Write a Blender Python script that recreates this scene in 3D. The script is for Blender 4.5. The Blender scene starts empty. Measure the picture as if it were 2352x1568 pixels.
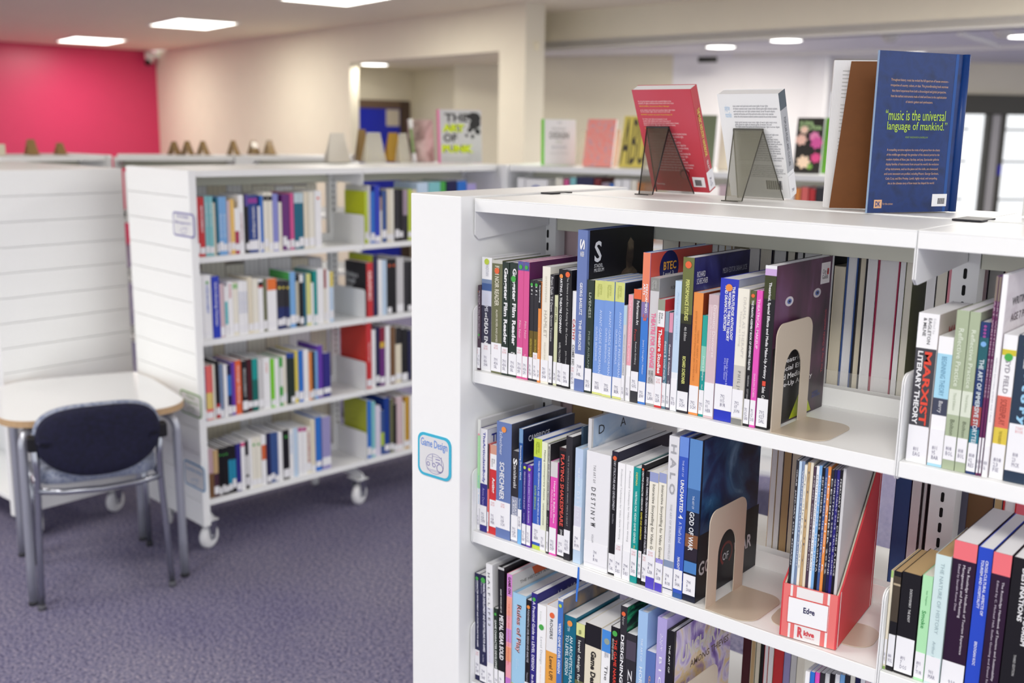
import bpy, bmesh, math, random
from mathutils import Matrix, Vector
random.seed(7)
# ---------------------------------------------------------------- camera, world, light, exposure
F_PX, PITCH, ROLL, YAW = 2413.7, .1995, .0154, .7029
CAM = Vector((1.328, -1.4525, 1.70))
_F = Vector((-math.sin(YAW)*math.cos(PITCH), math.cos(YAW)*math.cos(PITCH), -math.sin(PITCH)))
_R0 = Vector((math.cos(YAW), math.sin(YAW), 0)); _U0 = _R0.cross(_F)
_R = math.cos(ROLL)*_R0 + math.sin(ROLL)*_U0
_U = -math.sin(ROLL)*_R0 + math.cos(ROLL)*_U0
scene = bpy.context.scene
col = scene.collection
cd = bpy.data.cameras.new('camera'); cam = bpy.data.objects.new('camera', cd); col.objects.link(cam)
cd.sensor_width = 36; cd.lens = F_PX/2352*36
cam.matrix_world = Matrix(((_R.x, _U.x, -_F.x, CAM.x), (_R.y, _U.y, -_F.y, CAM.y), (_R.z, _U.z, -_F.z, CAM.z), (0, 0, 0, 1)))
cd.clip_start = .05; cd.clip_end = 200
cd.dof.use_dof = True; cd.dof.focus_distance = 1.78; cd.dof.aperture_fstop = 3.2
scene.camera = cam
world = bpy.data.worlds.new('world'); scene.world = world; world.use_nodes = True
_bg = world.node_tree.nodes['Background']; _bg.inputs[0].default_value = (.97, .985, 1, 1); _bg.inputs[1].default_value = 1.3
scene.view_settings.view_transform = 'Standard'; scene.view_settings.look = 'None'
scene.view_settings.gamma = 1; scene.view_settings.use_curve_mapping = False
scene.view_settings.exposure = .05
LAMP_W = 24.0      # each ceiling panel
# ---------------------------------------------------------------- pixel -> direction helpers
def pray(px, py):
    return _F + _R*((px-1176)/F_PX) - _U*((py-784)/F_PX)
def proj(p):
    d = Vector(p)-CAM; z = d.dot(_F)
    return 1176+F_PX*d.dot(_R)/z, 784-F_PX*d.dot(_U)/z
def at_z(px, py, z):
    d = pray(px, py); return CAM + d*((z-CAM.z)/d.z)
def on_plane(px, py, p0, n):
    d = pray(px, py); return CAM + d*((Vector(p0)-CAM).dot(n)/d.dot(n))
class Frame:
    """upright frame: x along the unit, y into its depth, z up"""
    def __init__(s, x, y, deg, z=0):
        s.o = Vector((x, y, z)); s.a = math.radians(deg)
        s.x = Vector((math.cos(s.a), math.sin(s.a), 0)); s.y = Vector((-math.sin(s.a), math.cos(s.a), 0))
        s.M = Matrix.Translation(s.o) @ Matrix.Rotation(s.a, 4, 'Z')
    def pt(s, x, y, z): return s.o + s.x*x + s.y*y + Vector((0, 0, z))
    def hit(s, px, py, yo=0):
        q = on_plane(px, py, s.o+s.y*yo, s.y) - s.o
        return q.dot(s.x), q.z
    def ztop(s, x, yo, py):
        lo, hi = 0., 3.
        for _ in range(40):
            m = (lo+hi)/2
            if proj(s.pt(x, yo, m))[1] > py: lo = m
            else: hi = m
        return lo
# ---------------------------------------------------------------- materials
def lin(h):
    h = h.lstrip('#'); c = [int(h[i:i+2], 16)/255 for i in (0, 2, 4)]
    return tuple(((v+.055)/1.055)**2.4 if v > .04045 else v/12.92 for v in c)+(1,)
PAL = {'white': 'fafafc', 'ivory': 'f2eee0', 'cream': 'ebe2cc', 'pale-grey': 'd5d4d6', 'grey': 'a8a6a4', 'charcoal': '2f2d33', 'black': '18161b',
 'navy': '1e1f4e', 'indigo': '312b85', 'royal-blue': '2a40c0', 'bright-blue': '2f76d2', 'sky-blue': '7fb4e8', 'pale-blue': 'c6dcf2', 'slate-blue': '6b80b6',
 'blue-grey': '7f93b5', 'denim-blue': '3f5c98', 'periwinkle': '8f93d8', 'aqua': '86c9cf', 'teal': '189c98', 'dark-teal': '126a86', 'blue-green': '2c6f80', 'dark-green': '27352d',
 'olive': '6f7150', 'sage': 'aebb9d', 'lime': 'c6d94a', 'bright-lime': '7fd62e', 'mint': 'b4ecb9', 'green': '4cae4e', 'yellow': 'ecd95f', 'mustard': 'c99a2e', 'orange': 'f0964a',
 'vermilion': 'ea6a3d', 'coral': 'f0726d', 'red': 'd2353a', 'crimson': 'a81f4c', 'dark-red': '7c1a22', 'maroon': '4c151f', 'pink': 'f4a6b4', 'hot-pink': 'dd5a98', 'magenta': 'e858bd',
 'violet': '6a3fb0', 'purple': '6d2c7d', 'lilac': 'b3a8e0', 'lavender': '9f99c9', 'plum': '4f3d4c', 'aubergine': '2c1430', 'brown': '7a5638', 'tan': 'cbab7c', 'blush': 'dcc3c8', 'mauve': 'a795a5', 'ochre': '8c7330'}
_mc = {}
def mat(c, rough=.42, metal=0., grain=.0, spec=.4):
    key = (c, rough, metal, grain, spec)
    if key in _mc: return _mc[key]
    m = bpy.data.materials.new('surface_'+c); m.use_nodes = True
    nt = m.node_tree; b = nt.nodes['Principled BSDF']
    rgb = lin(PAL.get(c, c))
    b.inputs['Base Color'].default_value = rgb; b.inputs['Roughness'].default_value = rough
    b.inputs['Metallic'].default_value = metal; b.inputs['Specular IOR Level'].default_value = spec
    if grain:
        tc = nt.nodes.new('ShaderNodeTexCoord'); n = nt.nodes.new('ShaderNodeTexNoise'); n.inputs['Scale'].default_value = 60; n.inputs['Detail'].default_value = 6
        mx = nt.nodes.new('ShaderNodeMixRGB'); mx.inputs[1].default_value = tuple(v*(1-grain) for v in rgb[:3])+(1,); mx.inputs[2].default_value = tuple(min(1, v*(1+grain)) for v in rgb[:3])+(1,)
        nt.links.new(tc.outputs['Object'], n.inputs['Vector']); nt.links.new(n.outputs['Fac'], mx.inputs[0]); nt.links.new(mx.outputs[0], b.inputs['Base Color'])
    _mc[key] = m; return m
def art(name, cols, scale=6, detail=5, dist=1.5, rough=.35, stretch=(1, 1, 1), seed=0):
    m = bpy.data.materials.new(name); m.use_nodes = True; nt = m.node_tree; b = nt.nodes['Principled BSDF']
    b.inputs['Roughness'].default_value = rough
    tc = nt.nodes.new('ShaderNodeTexCoord'); mp = nt.nodes.new('ShaderNodeMapping'); n = nt.nodes.new('ShaderNodeTexNoise'); r = nt.nodes.new('ShaderNodeValToRGB')
    mp.inputs['Scale'].default_value = stretch; mp.inputs['Location'].default_value = (seed*3.1, seed*1.7, seed)
    n.inputs['Scale'].default_value = scale; n.inputs['Detail'].default_value = detail; n.inputs['Distortion'].default_value = dist
    e = r.color_ramp.elements
    while len(e) < len(cols): e.new(.5)
    for i, c in enumerate(cols):
        e[i].position = .28+.44*i/(len(cols)-1); e[i].color = lin(PAL.get(c, c))
    nt.links.new(tc.outputs['Object'], mp.inputs[0]); nt.links.new(mp.outputs[0], n.inputs['Vector']); nt.links.new(n.outputs['Fac'], r.inputs[0]); nt.links.new(r.outputs[0], b.inputs['Base Color'])
    return m
def page_mat(c):
    key = ('pages', c)
    if key in _mc: return _mc[key]
    m = bpy.data.materials.new('page_edges_'+c); m.use_nodes = True; nt = m.node_tree; b = nt.nodes['Principled BSDF']; b.inputs['Roughness'].default_value = .8
    tc = nt.nodes.new('ShaderNodeTexCoord'); w = nt.nodes.new('ShaderNodeTexWave'); w.wave_type = 'BANDS'; w.bands_direction = 'X'
    w.inputs['Scale'].default_value = 160; w.inputs['Distortion'].default_value = 1.5; w.inputs['Detail'].default_value = 2
    mx = nt.nodes.new('ShaderNodeMixRGB'); a = lin(PAL.get(c, c)); mx.inputs[1].default_value = tuple(v*.86 for v in a[:3])+(1,); mx.inputs[2].default_value = a
    nt.links.new(tc.outputs['Object'], w.inputs['Vector']); nt.links.new(w.outputs['Fac'], mx.inputs[0]); nt.links.new(mx.outputs[0], b.inputs['Base Color'])
    _mc[key] = m; return m
def sheer(name, c, alpha, rough=.08):
    key = ('sheer', name)
    if key in _mc: return _mc[key]
    m = bpy.data.materials.new(name); m.use_nodes = True; nt = m.node_tree; b = nt.nodes['Principled BSDF']
    b.inputs['Base Color'].default_value = lin(c); b.inputs['Roughness'].default_value = rough; b.inputs['Alpha'].default_value = alpha
    _mc[key] = m; return m
def emit(name, c, s):
    m = bpy.data.materials.new(name); m.use_nodes = True; b = m.node_tree.nodes['Principled BSDF']
    b.inputs['Base Color'].default_value = lin(c); b.inputs['Emission Color'].default_value = lin(c); b.inputs['Emission Strength'].default_value = s
    return m
STEEL = mat('f8f9f9', .4, grain=.01); STEEL2 = mat('f5f6f7', .42, grain=.01); CHROME = mat('c9ccd2', .16, 1.0); TUBE = mat('b4b7c2', .34, .6)
SLOT = mat('0c0b0d', .8); LAB = mat('f6f6fa', .5); INK = mat('75718c', .6); REDINK = mat('d98a8c', .6)
BEIGE = mat('cdbfad', .3, .0, spec=.5); PLASTIC = mat('f1f1f3', .35)
# ---------------------------------------------------------------- mesh helpers
class MB:
    def __init__(s): s.v = []; s.f = []; s.sm = []
    def quad(s, a, b, c, d): 
        n = len(s.v); s.v += [tuple(a), tuple(b), tuple(c), tuple(d)]; s.f.append((n, n+1, n+2, n+3)); s.sm.append(0)
    def box(s, x0, x1, y0, y1, z0, z1):
        n = len(s.v)
        s.v += [(x0,y0,z0),(x1,y0,z0),(x1,y1,z0),(x0,y1,z0),(x0,y0,z1),(x1,y0,z1),(x1,y1,z1),(x0,y1,z1)]
        for f in ((0,3,2,1),(4,5,6,7),(0,1,5,4),(1,2,6,5),(2,3,7,6),(3,0,4,7)): s.f.append(tuple(n+i for i in f)); s.sm.append(0)
        return s
    def prism(s, pts, o, u, v, w):
        """polygon pts in plane (u,v) at o, thickness vector w"""
        n = len(s.v); k = len(pts); o = Vector(o); u = Vector(u); v = Vector(v); w = Vector(w)
        s.v += [tuple(o+u*a+v*b) for a, b in pts]+[tuple(o+u*a+v*b+w) for a, b in pts]
        flip = u.cross(v).dot(w) > 0
        A = list(range(n, n+k)); B = list(range(n+k, n+2*k))
        s.f.append(tuple(A[::-1] if flip else A)); s.f.append(tuple(B if flip else B[::-1])); s.sm += [0, 0]
        for i in range(k):
            j = (i+1) % k
            s.f.append((A[i], A[j], B[j], B[i]) if flip else (A[j], A[i], B[i], B[j])); s.sm.append(0)
        return s
    def tube(s, path, r, seg=10, cap=True):
        path = [Vector(p) for p in path]; rings = []; up = None
        for i, p in enumerate(path):
            t = ((path[i+1] if i+1 < len(path) else p) - (path[i-1] if i else p)).normalized()
            if up is None: up = t.orthogonal().normalized()
            up = (up - t*up.dot(t)).normalized(); b = t.cross(up)
            rr = r[i] if isinstance(r, (list, tuple)) else r
            n = len(s.v); rings.append(n)
            for k in range(seg):
                a = 2*math.pi*k/seg; s.v.append(tuple(p+up*math.cos(a)*rr+b*math.sin(a)*rr))
        for a, b in zip(rings, rings[1:]):
            for k in range(seg):
                s.f.append((a+k, a+(k+1) % seg, b+(k+1) % seg, b+k)); s.sm.append(1)
        if cap:
            s.f.append(tuple(rings[0]+k for k in range(seg))[::-1]); s.f.append(tuple(rings[-1]+k for k in range(seg))); s.sm += [0, 0]
        return s
    def lathe(s, prof, o, ax, seg=24):
        """profile (r, h) about axis ax through o"""
        ax = Vector(ax).normalized(); u = ax.orthogonal().normalized(); w = ax.cross(u); o = Vector(o); rings = []
        for r, h in prof:
            rings.append(len(s.v))
            for k in range(seg):
                a = 2*math.pi*k/seg; s.v.append(tuple(o+ax*h+u*math.cos(a)*r+w*math.sin(a)*r))
        for a, b in zip(rings, rings[1:]):
            for k in range(seg): s.f.append((a+k, a+(k+1) % seg, b+(k+1) % seg, b+k)); s.sm.append(1)
        s.f.append(tuple(rings[0]+k for k in range(seg))[::-1]); s.f.append(tuple(rings[-1]+k for k in range(seg))); s.sm += [0, 0]
        return s
    def mesh(s, name, m, bevel=0, seg=2):
        me = bpy.data.meshes.new(name); me.from_pydata(s.v, [], s.f)
        if any(s.sm): me.polygons.foreach_set('use_smooth', [bool(x) for x in s.sm])
        if bevel:
            bm = bmesh.new(); bm.from_mesh(me); bmesh.ops.bevel(bm, geom=bm.edges[:], offset=bevel, segments=seg, affect='EDGES', clamp_overlap=True, profile=.5)
            bm.to_mesh(me); bm.free()
        if m: me.materials.append(m)
        return me
    def build(s, name, m, parent=None, bevel=0, seg=2, M=None):
        return link(name, s.mesh(name, m, bevel, seg), parent, M)
def link(name, me, parent=None, M=None):
    o = bpy.data.objects.new(name, me); col.objects.link(o)
    if parent is not None: o.parent = parent
    if M is not None: o.matrix_local = M
    return o
def box(name, m, x0, x1, y0, y1, z0, z1, parent=None, bevel=0, M=None):
    return MB().box(x0, x1, y0, y1, z0, z1).build(name, m, parent, bevel, M=M)
def empty(name, M):
    o = bpy.data.objects.new(name, None); col.objects.link(o); o.matrix_world = M; o.empty_display_size = .05; return o
_labels = {}
def tag(o, label, cat, group=None, kind=None):
    o['label'] = label; o['category'] = cat
    if group: o['group'] = group
    if kind: o['kind'] = kind
    return o
def struct(o, label=None, cat=None):
    o['kind'] = 'structure'
    if label: o['label'] = label
    if cat: o['category'] = cat
    return o
def rrect(w, h, r, n=5, x=0, y=0):
    p = []
    for cx, cy, a0 in ((w-r, h-r, 0), (r, h-r, 90), (r, r, 180), (w-r, r, 270)):
        for i in range(n+1):
            a = math.radians(a0+90*i/n); p.append((x+cx+r*math.cos(a), y+cy+r*math.sin(a)))
    return p
_tc = {}
def glyphs(s, bold=0., res=2):
    k = (s, bold, res)
    if k not in _tc:
        cu = bpy.data.curves.new('lettering', 'FONT'); cu.body = s; cu.resolution_u = res; cu.offset = bold; cu.space_line = .85
        if '\n' in s: cu.align_x = 'LEFT'
        ob = bpy.data.objects.new('lettering', cu); me = bpy.data.meshes.new_from_object(ob)
        vs = [(v.co.x, v.co.y) for v in me.vertices]; fs = [tuple(p.vertices) for p in me.polygons]
        bpy.data.objects.remove(ob); bpy.data.meshes.remove(me); bpy.data.curves.remove(cu)
        x0 = min(v[0] for v in vs); x1 = max(v[0] for v in vs); y0 = min(v[1] for v in vs); y1 = max(v[1] for v in vs)
        _tc[k] = ([((x-x0)/max(1e-6, x1-x0), (y-y0)/max(1e-6, y1-y0)) for x, y in vs], fs, (x1-x0)/max(1e-6, y1-y0))
    return _tc[k]
def lettering(s, m, o, u, v, L, H, parent, bold=.0, name='lettering', res=2):
    """text from point o along u (length L) with up vector v (height H)"""
    vs, fs, asp = glyphs(s, bold, res); o = Vector(o); u = Vector(u)*L; v = Vector(v)*H
    me = bpy.data.meshes.new(name); me.from_pydata([tuple(o+u*a+v*b) for a, b in vs], [], fs); me.materials.append(m)
    return link(name, me, parent)
# ---------------------------------------------------------------- books
ALLB = []
class Stuff:
    def __init__(s): s.v = []; s.f = []; s.mi = []; s.ms = []
    def add(s, M, bx, m):
        if m not in s.ms: s.ms.append(m)
        q = MB().box(*bx); n = len(s.v); s.v += [tuple(M @ Vector(p)) for p in q.v]; s.f += [tuple(n+i for i in f) for f in q.f]; s.mi += [s.ms.index(m)]*len(q.f)
    def book(s, M, w, h, d, c, pages='white'):
        t = .0008; cm = mat(c, .4)
        for bx in ((0, w, 0, t, 0, h), (0, t, t, d, 0, h), (w-t, w, t, d, 0, h)): s.add(M, bx, cm)
        s.add(M, (t, w-t, t, d-.001, .0005, h-.001), page_mat(pages))
    def build(s, name, label, cat):
        me = bpy.data.meshes.new(name); me.from_pydata(s.v, [], s.f)
        for m in s.ms: me.materials.append(m)
        me.polygons.foreach_set('material_index', s.mi); o = link(name, me); return tag(o, label, cat, kind='stuff')
REST = Stuff()
def book(M, w, h, d, c, bands=(), text=(), lab=None, dot=None, pages='white', back=None, art_front=None, art_back=None, front=(), rear=(), hard=False, name='book', row=None, cname=None, kind=None, red=False, lab_h=.04, group=None, rough=.36, dotz=.03):
    """book in local coords: spine plane y=0, thickness 0..w along x, depth d along y, front cover at x=w"""
    r = empty(name, M); ct = .0022 if hard else .0006; ov = .003 if hard else 0; cm = mat(c, rough)
    q = MB()
    q.box(0, w, 0, ct, 0, h); q.box(0, ct, ct, d, 0, h); q.box(w-ct, w, ct, d, 0, h)
    q.build('cover', cm if not back else cm, r)
    pm = page_mat(pages)
    MB().box(ct*1.02, w-ct*1.02, ct*1.05, d-ov-(.0008 if not hard else 0), ov+.0003, h-ov-.0009).build('pages', pm, r)
    e = -.00025
    for bi, (t0, t1, bc) in enumerate(bands):
        MB().box(.0001, w-.0001, e-.00006*bi, -.00002, h*(1-t1), h*(1-t0)).build('spine_band', mat(bc, rough), r)
    for t in text:
        s, t0, t1 = t[:3]; tcx = t[3] if len(t) > 3 else .5; th = t[4] if len(t) > 4 else .5; tcol = t[5] if len(t) > 5 else 'white'; bo = t[6] if len(t) > 6 else .02
        H = th*w; L = (t1-t0)*h
        lettering(s, mat(tcol, .5), (w*tcx-H/2, -.0008, h*(1-t0)), (0, 0, -1), (1, 0, 0), L, H, r, bo, 'spine_lettering')
    if lab is not None:
        z0 = .004 if not isinstance(lab, tuple) else lab[1]; ls = lab if not isinstance(lab, tuple) else lab[0]
        MB().box(.0003, w-.0003, -.0010, -.0004, z0, z0+lab_h).build('spine_label', LAB, r)
        if ls:
            lw = min(w*.6, .0095)
            lettering(ls, INK, (w*.5-lw/2, -.0013, z0+.006), (1, 0, 0), (0, 0, 1), lw, min(.02, .0066*(ls.count('\n')+1)), r, .0, 'label_print', 1)
            if red: lettering('7 DAY\nBOOK', REDINK, (w*.5-lw/2, -.0013, z0+lab_h-.012), (1, 0, 0), (0, 0, 1), lw, .0085, r, .0, 'label_print', 1)
    if dot:
        rr = min(.0058, w*.3)
        MB().lathe([(rr, 0), (rr, .0003)], (w*.5, -.0009, h-dotz), (0, -1, 0), 16).build('dot_sticker', mat(dot, .5), r)
    if art_front is not None:
        MB().box(w+.00002, w+.0002, .006 if hard else .0008, d-.0004, .0004, h-.0004).build('front_print', art_front, r)
    if art_back is not None:
        MB().box(-.0002, -.00002, .0008, d-.0004, .0004, h-.0004).build('back_print', art_back, r)
    for fi, (s, y0, y1, z0, z1, tcol, bo) in enumerate(front):
        lettering(s, mat(tcol, .5), (w+.0005+.00004*fi, y0*d, z0*h), (0, 1, 0), (0, 0, 1), (y1-y0)*d, (z1-z0)*h, r, bo, 'cover_lettering')
    for (s, y0, y1, z0, z1, tcol, bo) in rear:   # y measured from the fore edge
        lettering(s, mat(tcol, .5), (-.0005, d*(1-y0), z0*h), (0, -1, 0), (0, 0, 1), (y1-y0)*d, (z1-z0)*h, r, bo, 'cover_lettering')
    r['category'] = 'book'
    if group: r['group'] = group
    ALLB.append(dict(o=r, c=cname or c, w=w, h=h, row=row, d=d, kind=kind or ('hardback' if hard else 'paperback')))
    return r
# ---------------------------------------------------------------- the room
def wall_mat(c, name):
    m = art(name, [c, c], scale=3); nt = m.node_tree; r = [n for n in nt.nodes if n.type == 'VALTORGB'][0]
    a = lin(c); r.color_ramp.elements[0].color = tuple(v*.97 for v in a[:3])+(1,); r.color_ramp.elements[1].color = a
    b = nt.nodes['Principled BSDF']; b.inputs['Roughness'].default_value = .7
    return m
CREAM = wall_mat('ece5cf', 'cream_paint'); PINK = wall_mat('d93c69', 'pink_paint'); WHITEP = wall_mat('f3f1f0', 'white_paint'); CEIL = wall_mat('fcf3d8', 'ceiling_paint')
PINK.node_tree.nodes['Principled BSDF'].inputs['Roughness'].default_value = .38
YELL = wall_mat('e8e1c8', 'pale_olive_paint')
carpet = bpy.data.materials.new('carpet'); carpet.use_nodes = True
_nt = carpet.node_tree; _b = _nt.nodes['Principled BSDF']; _b.inputs['Roughness'].default_value = .95; _b.inputs['Specular IOR Level'].default_value = .1
_tc0 = _nt.nodes.new('ShaderNodeTexCoord')
_n1 = _nt.nodes.new('ShaderNodeTexNoise'); _n1.inputs['Scale'].default_value = 95; _n1.inputs['Detail'].default_value = 8; _n1.inputs['Roughness'].default_value = .75
_n2 = _nt.nodes.new('ShaderNodeTexNoise'); _n2.inputs['Scale'].default_value = 1.6; _n2.inputs['Detail'].default_value = 3
_r1 = _nt.nodes.new('ShaderNodeValToRGB'); _e = _r1.color_ramp.elements; _e[0].position = .38; _e[0].color = lin('3c3a54'); _e[1].position = .62; _e[1].color = lin('b0a8b0')
_e2 = _r1.color_ramp.elements.new(.5); _e2.color = lin('777590')
_mx = _nt.nodes.new('ShaderNodeMixRGB'); _mx.blend_type = 'MULTIPLY'; _mx.inputs[0].default_value = .35
_r2 = _nt.nodes.new('ShaderNodeValToRGB'); _r2.color_ramp.elements[0].position = .35; _r2.color_ramp.elements[0].color = lin('a8a6dc'); _r2.color_ramp.elements[1].position = .65; _r2.color_ramp.elements[1].color = lin('ffffff')
_bp = _nt.nodes.new('ShaderNodeBump'); _bp.inputs['Strength'].default_value = .5; _bp.inputs['Distance'].default_value = .004
for a, b_ in ((_tc0.outputs['Object'], _n1.inputs['Vector']), (_tc0.outputs['Object'], _n2.inputs['Vector']), (_n1.outputs['Fac'], _r1.inputs[0]), (_n2.outputs['Fac'], _r2.inputs[0]), (_r1.outputs[0], _mx.inputs[1]), (_r2.outputs[0], _mx.inputs[2]), (_mx.outputs[0], _b.inputs['Base Color']), (_n1.outputs['Fac'], _bp.inputs['Height']), (_bp.outputs[0], _b.inputs['Normal'])): _nt.links.new(a, b_)
struct(box('floor', carpet, -15, 9, -8, 15, -.06, 0), 'dark purple-grey flecked carpet floor', 'floor')
ZC, ZS = 2.7, 2.4
CORNER = at_z(357, 118, ZC); PINKL = at_z(0, 95, ZC)
CD = Vector((math.cos(math.radians(-11.5)), math.sin(math.radians(-11.5)), 0)); CN = Vector((-CD.y, CD.x, 0))
def wall(name, m, a, b, z0, z1, th, label, outward=1):
    """upright slab from a to b; thickness goes to the far side"""
    a = Vector((a[0], a[1], 0)); b = Vector((b[0], b[1], 0)); u = b-a; L = u.length; u.normalize(); n = Vector((-u.y, u.x, 0))*outward
    q = MB(); q.prism([(0, z0), (L, z0), (L, z1), (0, z1)], a, u, (0, 0, 1), n*th)
    return struct(q.build(name, m), label, 'wall')
_pd = (PINKL-CORNER); _pd.z = 0; _pd.normalize()
wall('wall_left', PINK, CORNER+_pd*12.5, CORNER, 0, ZC, .15, 'deep pink painted feature wall under the ceiling lights', 1)
def on_cream(px, py): return on_plane(px, py, CORNER, CN)
JL = on_cream(803, 143.6); JR = on_cream(1146.7, 119); WE = on_cream(1208, 60); HEAD = 2.334
cw = struct(MB().prism([(0, 0), ((JL-CORNER).dot(CD), 0), ((JL-CORNER).dot(CD), HEAD), ((JR-CORNER).dot(CD), HEAD), ((JR-CORNER).dot(CD), 0), ((WE-CORNER).dot(CD), 0), ((WE-CORNER).dot(CD), ZC), (0, ZC)], (CORNER.x, CORNER.y, 0), CD, (0, 0, 1), CN*.1).build('wall_back', CREAM), 'cream wall with a wide doorway opening into a lobby', 'wall')
struct(MB().prism([(0, 0), ((WE-JR).dot(CD)+.0005, 0), ((WE-JR).dot(CD)+.0005, ZC), (0, ZC)], Vector((JR.x, JR.y, 0))-CN*.0005, CD, (0, 0, 1), CN*.2).build('trim_4', CREAM), 'cream square column at the end of the wall', 'column')
# lobby behind the opening
_i0 = at_z(812, 153, HEAD); _i1 = at_z(950, 161.6, HEAD); _i2 = at_z(1150, 150, HEAD)
_ud = (_i1-_i0).normalized()
wall('wall_lobby_door', CREAM, _i0-_ud*.33, _i1, 0, HEAD, .12, 'cream lobby wall holding the blue door', 1)
wall('wall_lobby_side', CREAM, _i1, _i1+(_i2-_i1)*1.25, 0, HEAD, .12, 'cream lobby side wall in shade beyond the doorway', 1)
_lc = [JL+CN*.1-CD*.8, JR+CN*.1+CD*.4, _i1+(_i2-_i1)*1.3, _i1+Vector((-.2, .3, 0)), _i0-_ud*.3-CD*.3]
struct(MB().prism([(p.x, p.y) for p in _lc], (0, 0, HEAD), (1, 0, 0), (0, 1, 0), (0, 0, .06)).build('ceiling_lobby', CEIL), 'cream lobby ceiling with one round light', 'ceiling')
_dn = Vector((-_ud.y, _ud.x, 0))
def on_lobby(px, py): return on_plane(px, py, _i0-_dn*.012, _dn)
_d0 = on_lobby(822, 228); _d1 = on_lobby(937, 233); _dw = (_d1-_d0).dot(_ud); _dz = _d0.z
FD = Matrix.Translation((_d0.x, _d0.y, 0)) @ Matrix.Rotation(math.atan2(_ud.y, _ud.x), 4, 'Z')
door = empty('door_1', FD); struct(door, 'blue door with a dark frame in the lobby wall', 'door')
box('door_leaf', mat('1527b0', .3), 0, _dw*.8, -.03, 0, .01, _dz-.09, door, .004)
box('door_frame', mat('4a3a30', .5), _dw*.8, _dw, -.045, 0, 0, _dz, door, .004)
box('door_frame', mat('6a5546', .5), 0, _dw*.8, -.04, 0, _dz-.09, _dz, door, .004)
box('notice', mat('c8bfae', .6), _dw*.52, _dw*.78, -.034, -.03, _dz-.28, _dz-.1, door)
# beam, lower ceiling and far walls
BL = at_z(1250, 112, ZS); BR = at_z(2352, 56, ZS); bu = (BR-BL).normalized(); bn = Vector((-bu.y, bu.x, 0))
BA = BL-bu*.6; BB = BR+bu*4.5
wall('trim_1', CREAM, BA, BB, ZS, ZC, .25, 'deep cream bulkhead beam spanning the room', 1)
struct(MB().prism([(BA.x, BA.y), (BB.x, BB.y), (BB.x, BB.y+7), (BA.x-.7, BA.y+7)], (0, 0, ZS), (1, 0, 0), (0, 1, 0), (0, 0, .06)).build('ceiling_low', WHITEP), 'lower pale ceiling beyond the bulkhead beam', 'ceiling')
struct(box('ceiling', CEIL, -15, 2.0, -4.2, 6.9, ZC, ZC+.08), 'flat cream ceiling with square light panels', 'ceiling')
WA = at_z(1249, 130, ZS); WB = at_z(1547, 125, ZS); WC = at_z(1900, 119.5, ZS)
_wu = (WB-WA).normalized()
wall('wall_far_olive', YELL, WA-_wu*1.0, WB, 0, ZS, .12, 'pale olive far wall behind the book display', 1)
wall('wall_far_white', WHITEP, WB+Vector((.001, 0, 0)), WC, 0, ZS, .12, 'white far wall with a black sign near its top', 1)
GA = at_z(2180, 216, 2.1); GB = at_z(2352, 219.5, 2.1); gu = (GB-GA).normalized(); gn = Vector((-gu.y, gu.x, 0))
wall('wall_far_return', WHITEP, WC, GA-gu*1.2, 0, ZS, .12, 'white return wall leading back to the glazed doors', 1)
GE = GA+gu*6
wall('wall_far_head', CREAM, GA-gu*1.2, GE, 2.1, ZS, .12, 'cream wall strip above the glazed doors', 1)
FG = Matrix.Translation((GA.x, GA.y, 0)) @ Matrix.Rotation(math.atan2(gu.y, gu.x), 4, 'Z'); FGi = FG.inverted()
def gx(px, py=350): return (FGi @ on_plane(px, py, GA, gn)).x
DARK = mat('4c4a42', .4); win = empty('window_1', FG); struct(win, 'dark framed glazed doors with daylight outside', 'window')
x0 = gx(2120); x1 = gx(2268); x2 = gx(2300); x3 = gx(2460)
def zg(px, py): return (FGi @ on_plane(px, py, GA, gn)).z
box('head_frame', DARK, -1.1, 5.5, -.06, .06, zg(2230, 262), 2.1, win, .005)
for a, b in ((x0-.05, x0), (gx(2258), x1), (gx(2288), x2), (x3, x3+.06)): box('door_stile', DARK, a, b, -.04, .04, 0, zg(2230, 262), win, .004)
box('meeting_strip', mat('b9b6b4', .4), x1, gx(2288), -.03, .03, 0, zg(2230, 262), win, .004)
box('blue_sticker', mat('3030b8', .5), gx(2290), gx(2299), -.045, -.041, zg(2295, 402), zg(2295, 378), win)
GLASS = sheer('window_glass', 'f6fafa', .06, .05)
for a, b in ((x0, gx(2258)), (x2, x3)): box('pane', GLASS, a, b, -.004, .004, .05, zg(2230, 262), win)
for yy in (372, 462, 296):
    for a, b in ((x0, gx(2258)), (x2, x3)): box('glazing_bar', mat('cfd3cf', .5), a, b, .3, .32, zg(2230, yy)-.012, zg(2230, yy)+.012, win)
# ceiling fittings
GLOW = emit('led_diffuser', 'fffdf6', 6.0); FRAMEW = mat('f4f2ea', .5)
def panel_light(cx, cy, deg, L, W, i, vis):
    M = Matrix.Translation((cx, cy, ZC)) @ Matrix.Rotation(math.radians(deg), 4, 'Z'); r = empty('ceiling_light', M)
    q = MB(); t = .02
    for a in ((-L/2-t, L/2+t, -W/2-t, -W/2), (-L/2-t, L/2+t, W/2, W/2+t), (-L/2-t, -L/2, -W/2, W/2), (L/2, L/2+t, -W/2, W/2)): q.box(a[0], a[1], a[2], a[3], -.014, -.0005)
    q.build('frame', FRAMEW, r); box('diffuser', GLOW, -L/2, L/2, -W/2, W/2, -.009, -.0005, r)
    ld = bpy.data.lights.new('panel_lamp', 'AREA'); ld.shape = 'RECTANGLE'; ld.size = L; ld.size_y = W; ld.energy = LAMP_W; ld.color = (1, .955, .88)
    lo = bpy.data.objects.new('panel_lamp', ld); col.objects.link(lo); lo.parent = r; lo.location = (0, 0, -.02)
    return r
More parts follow.
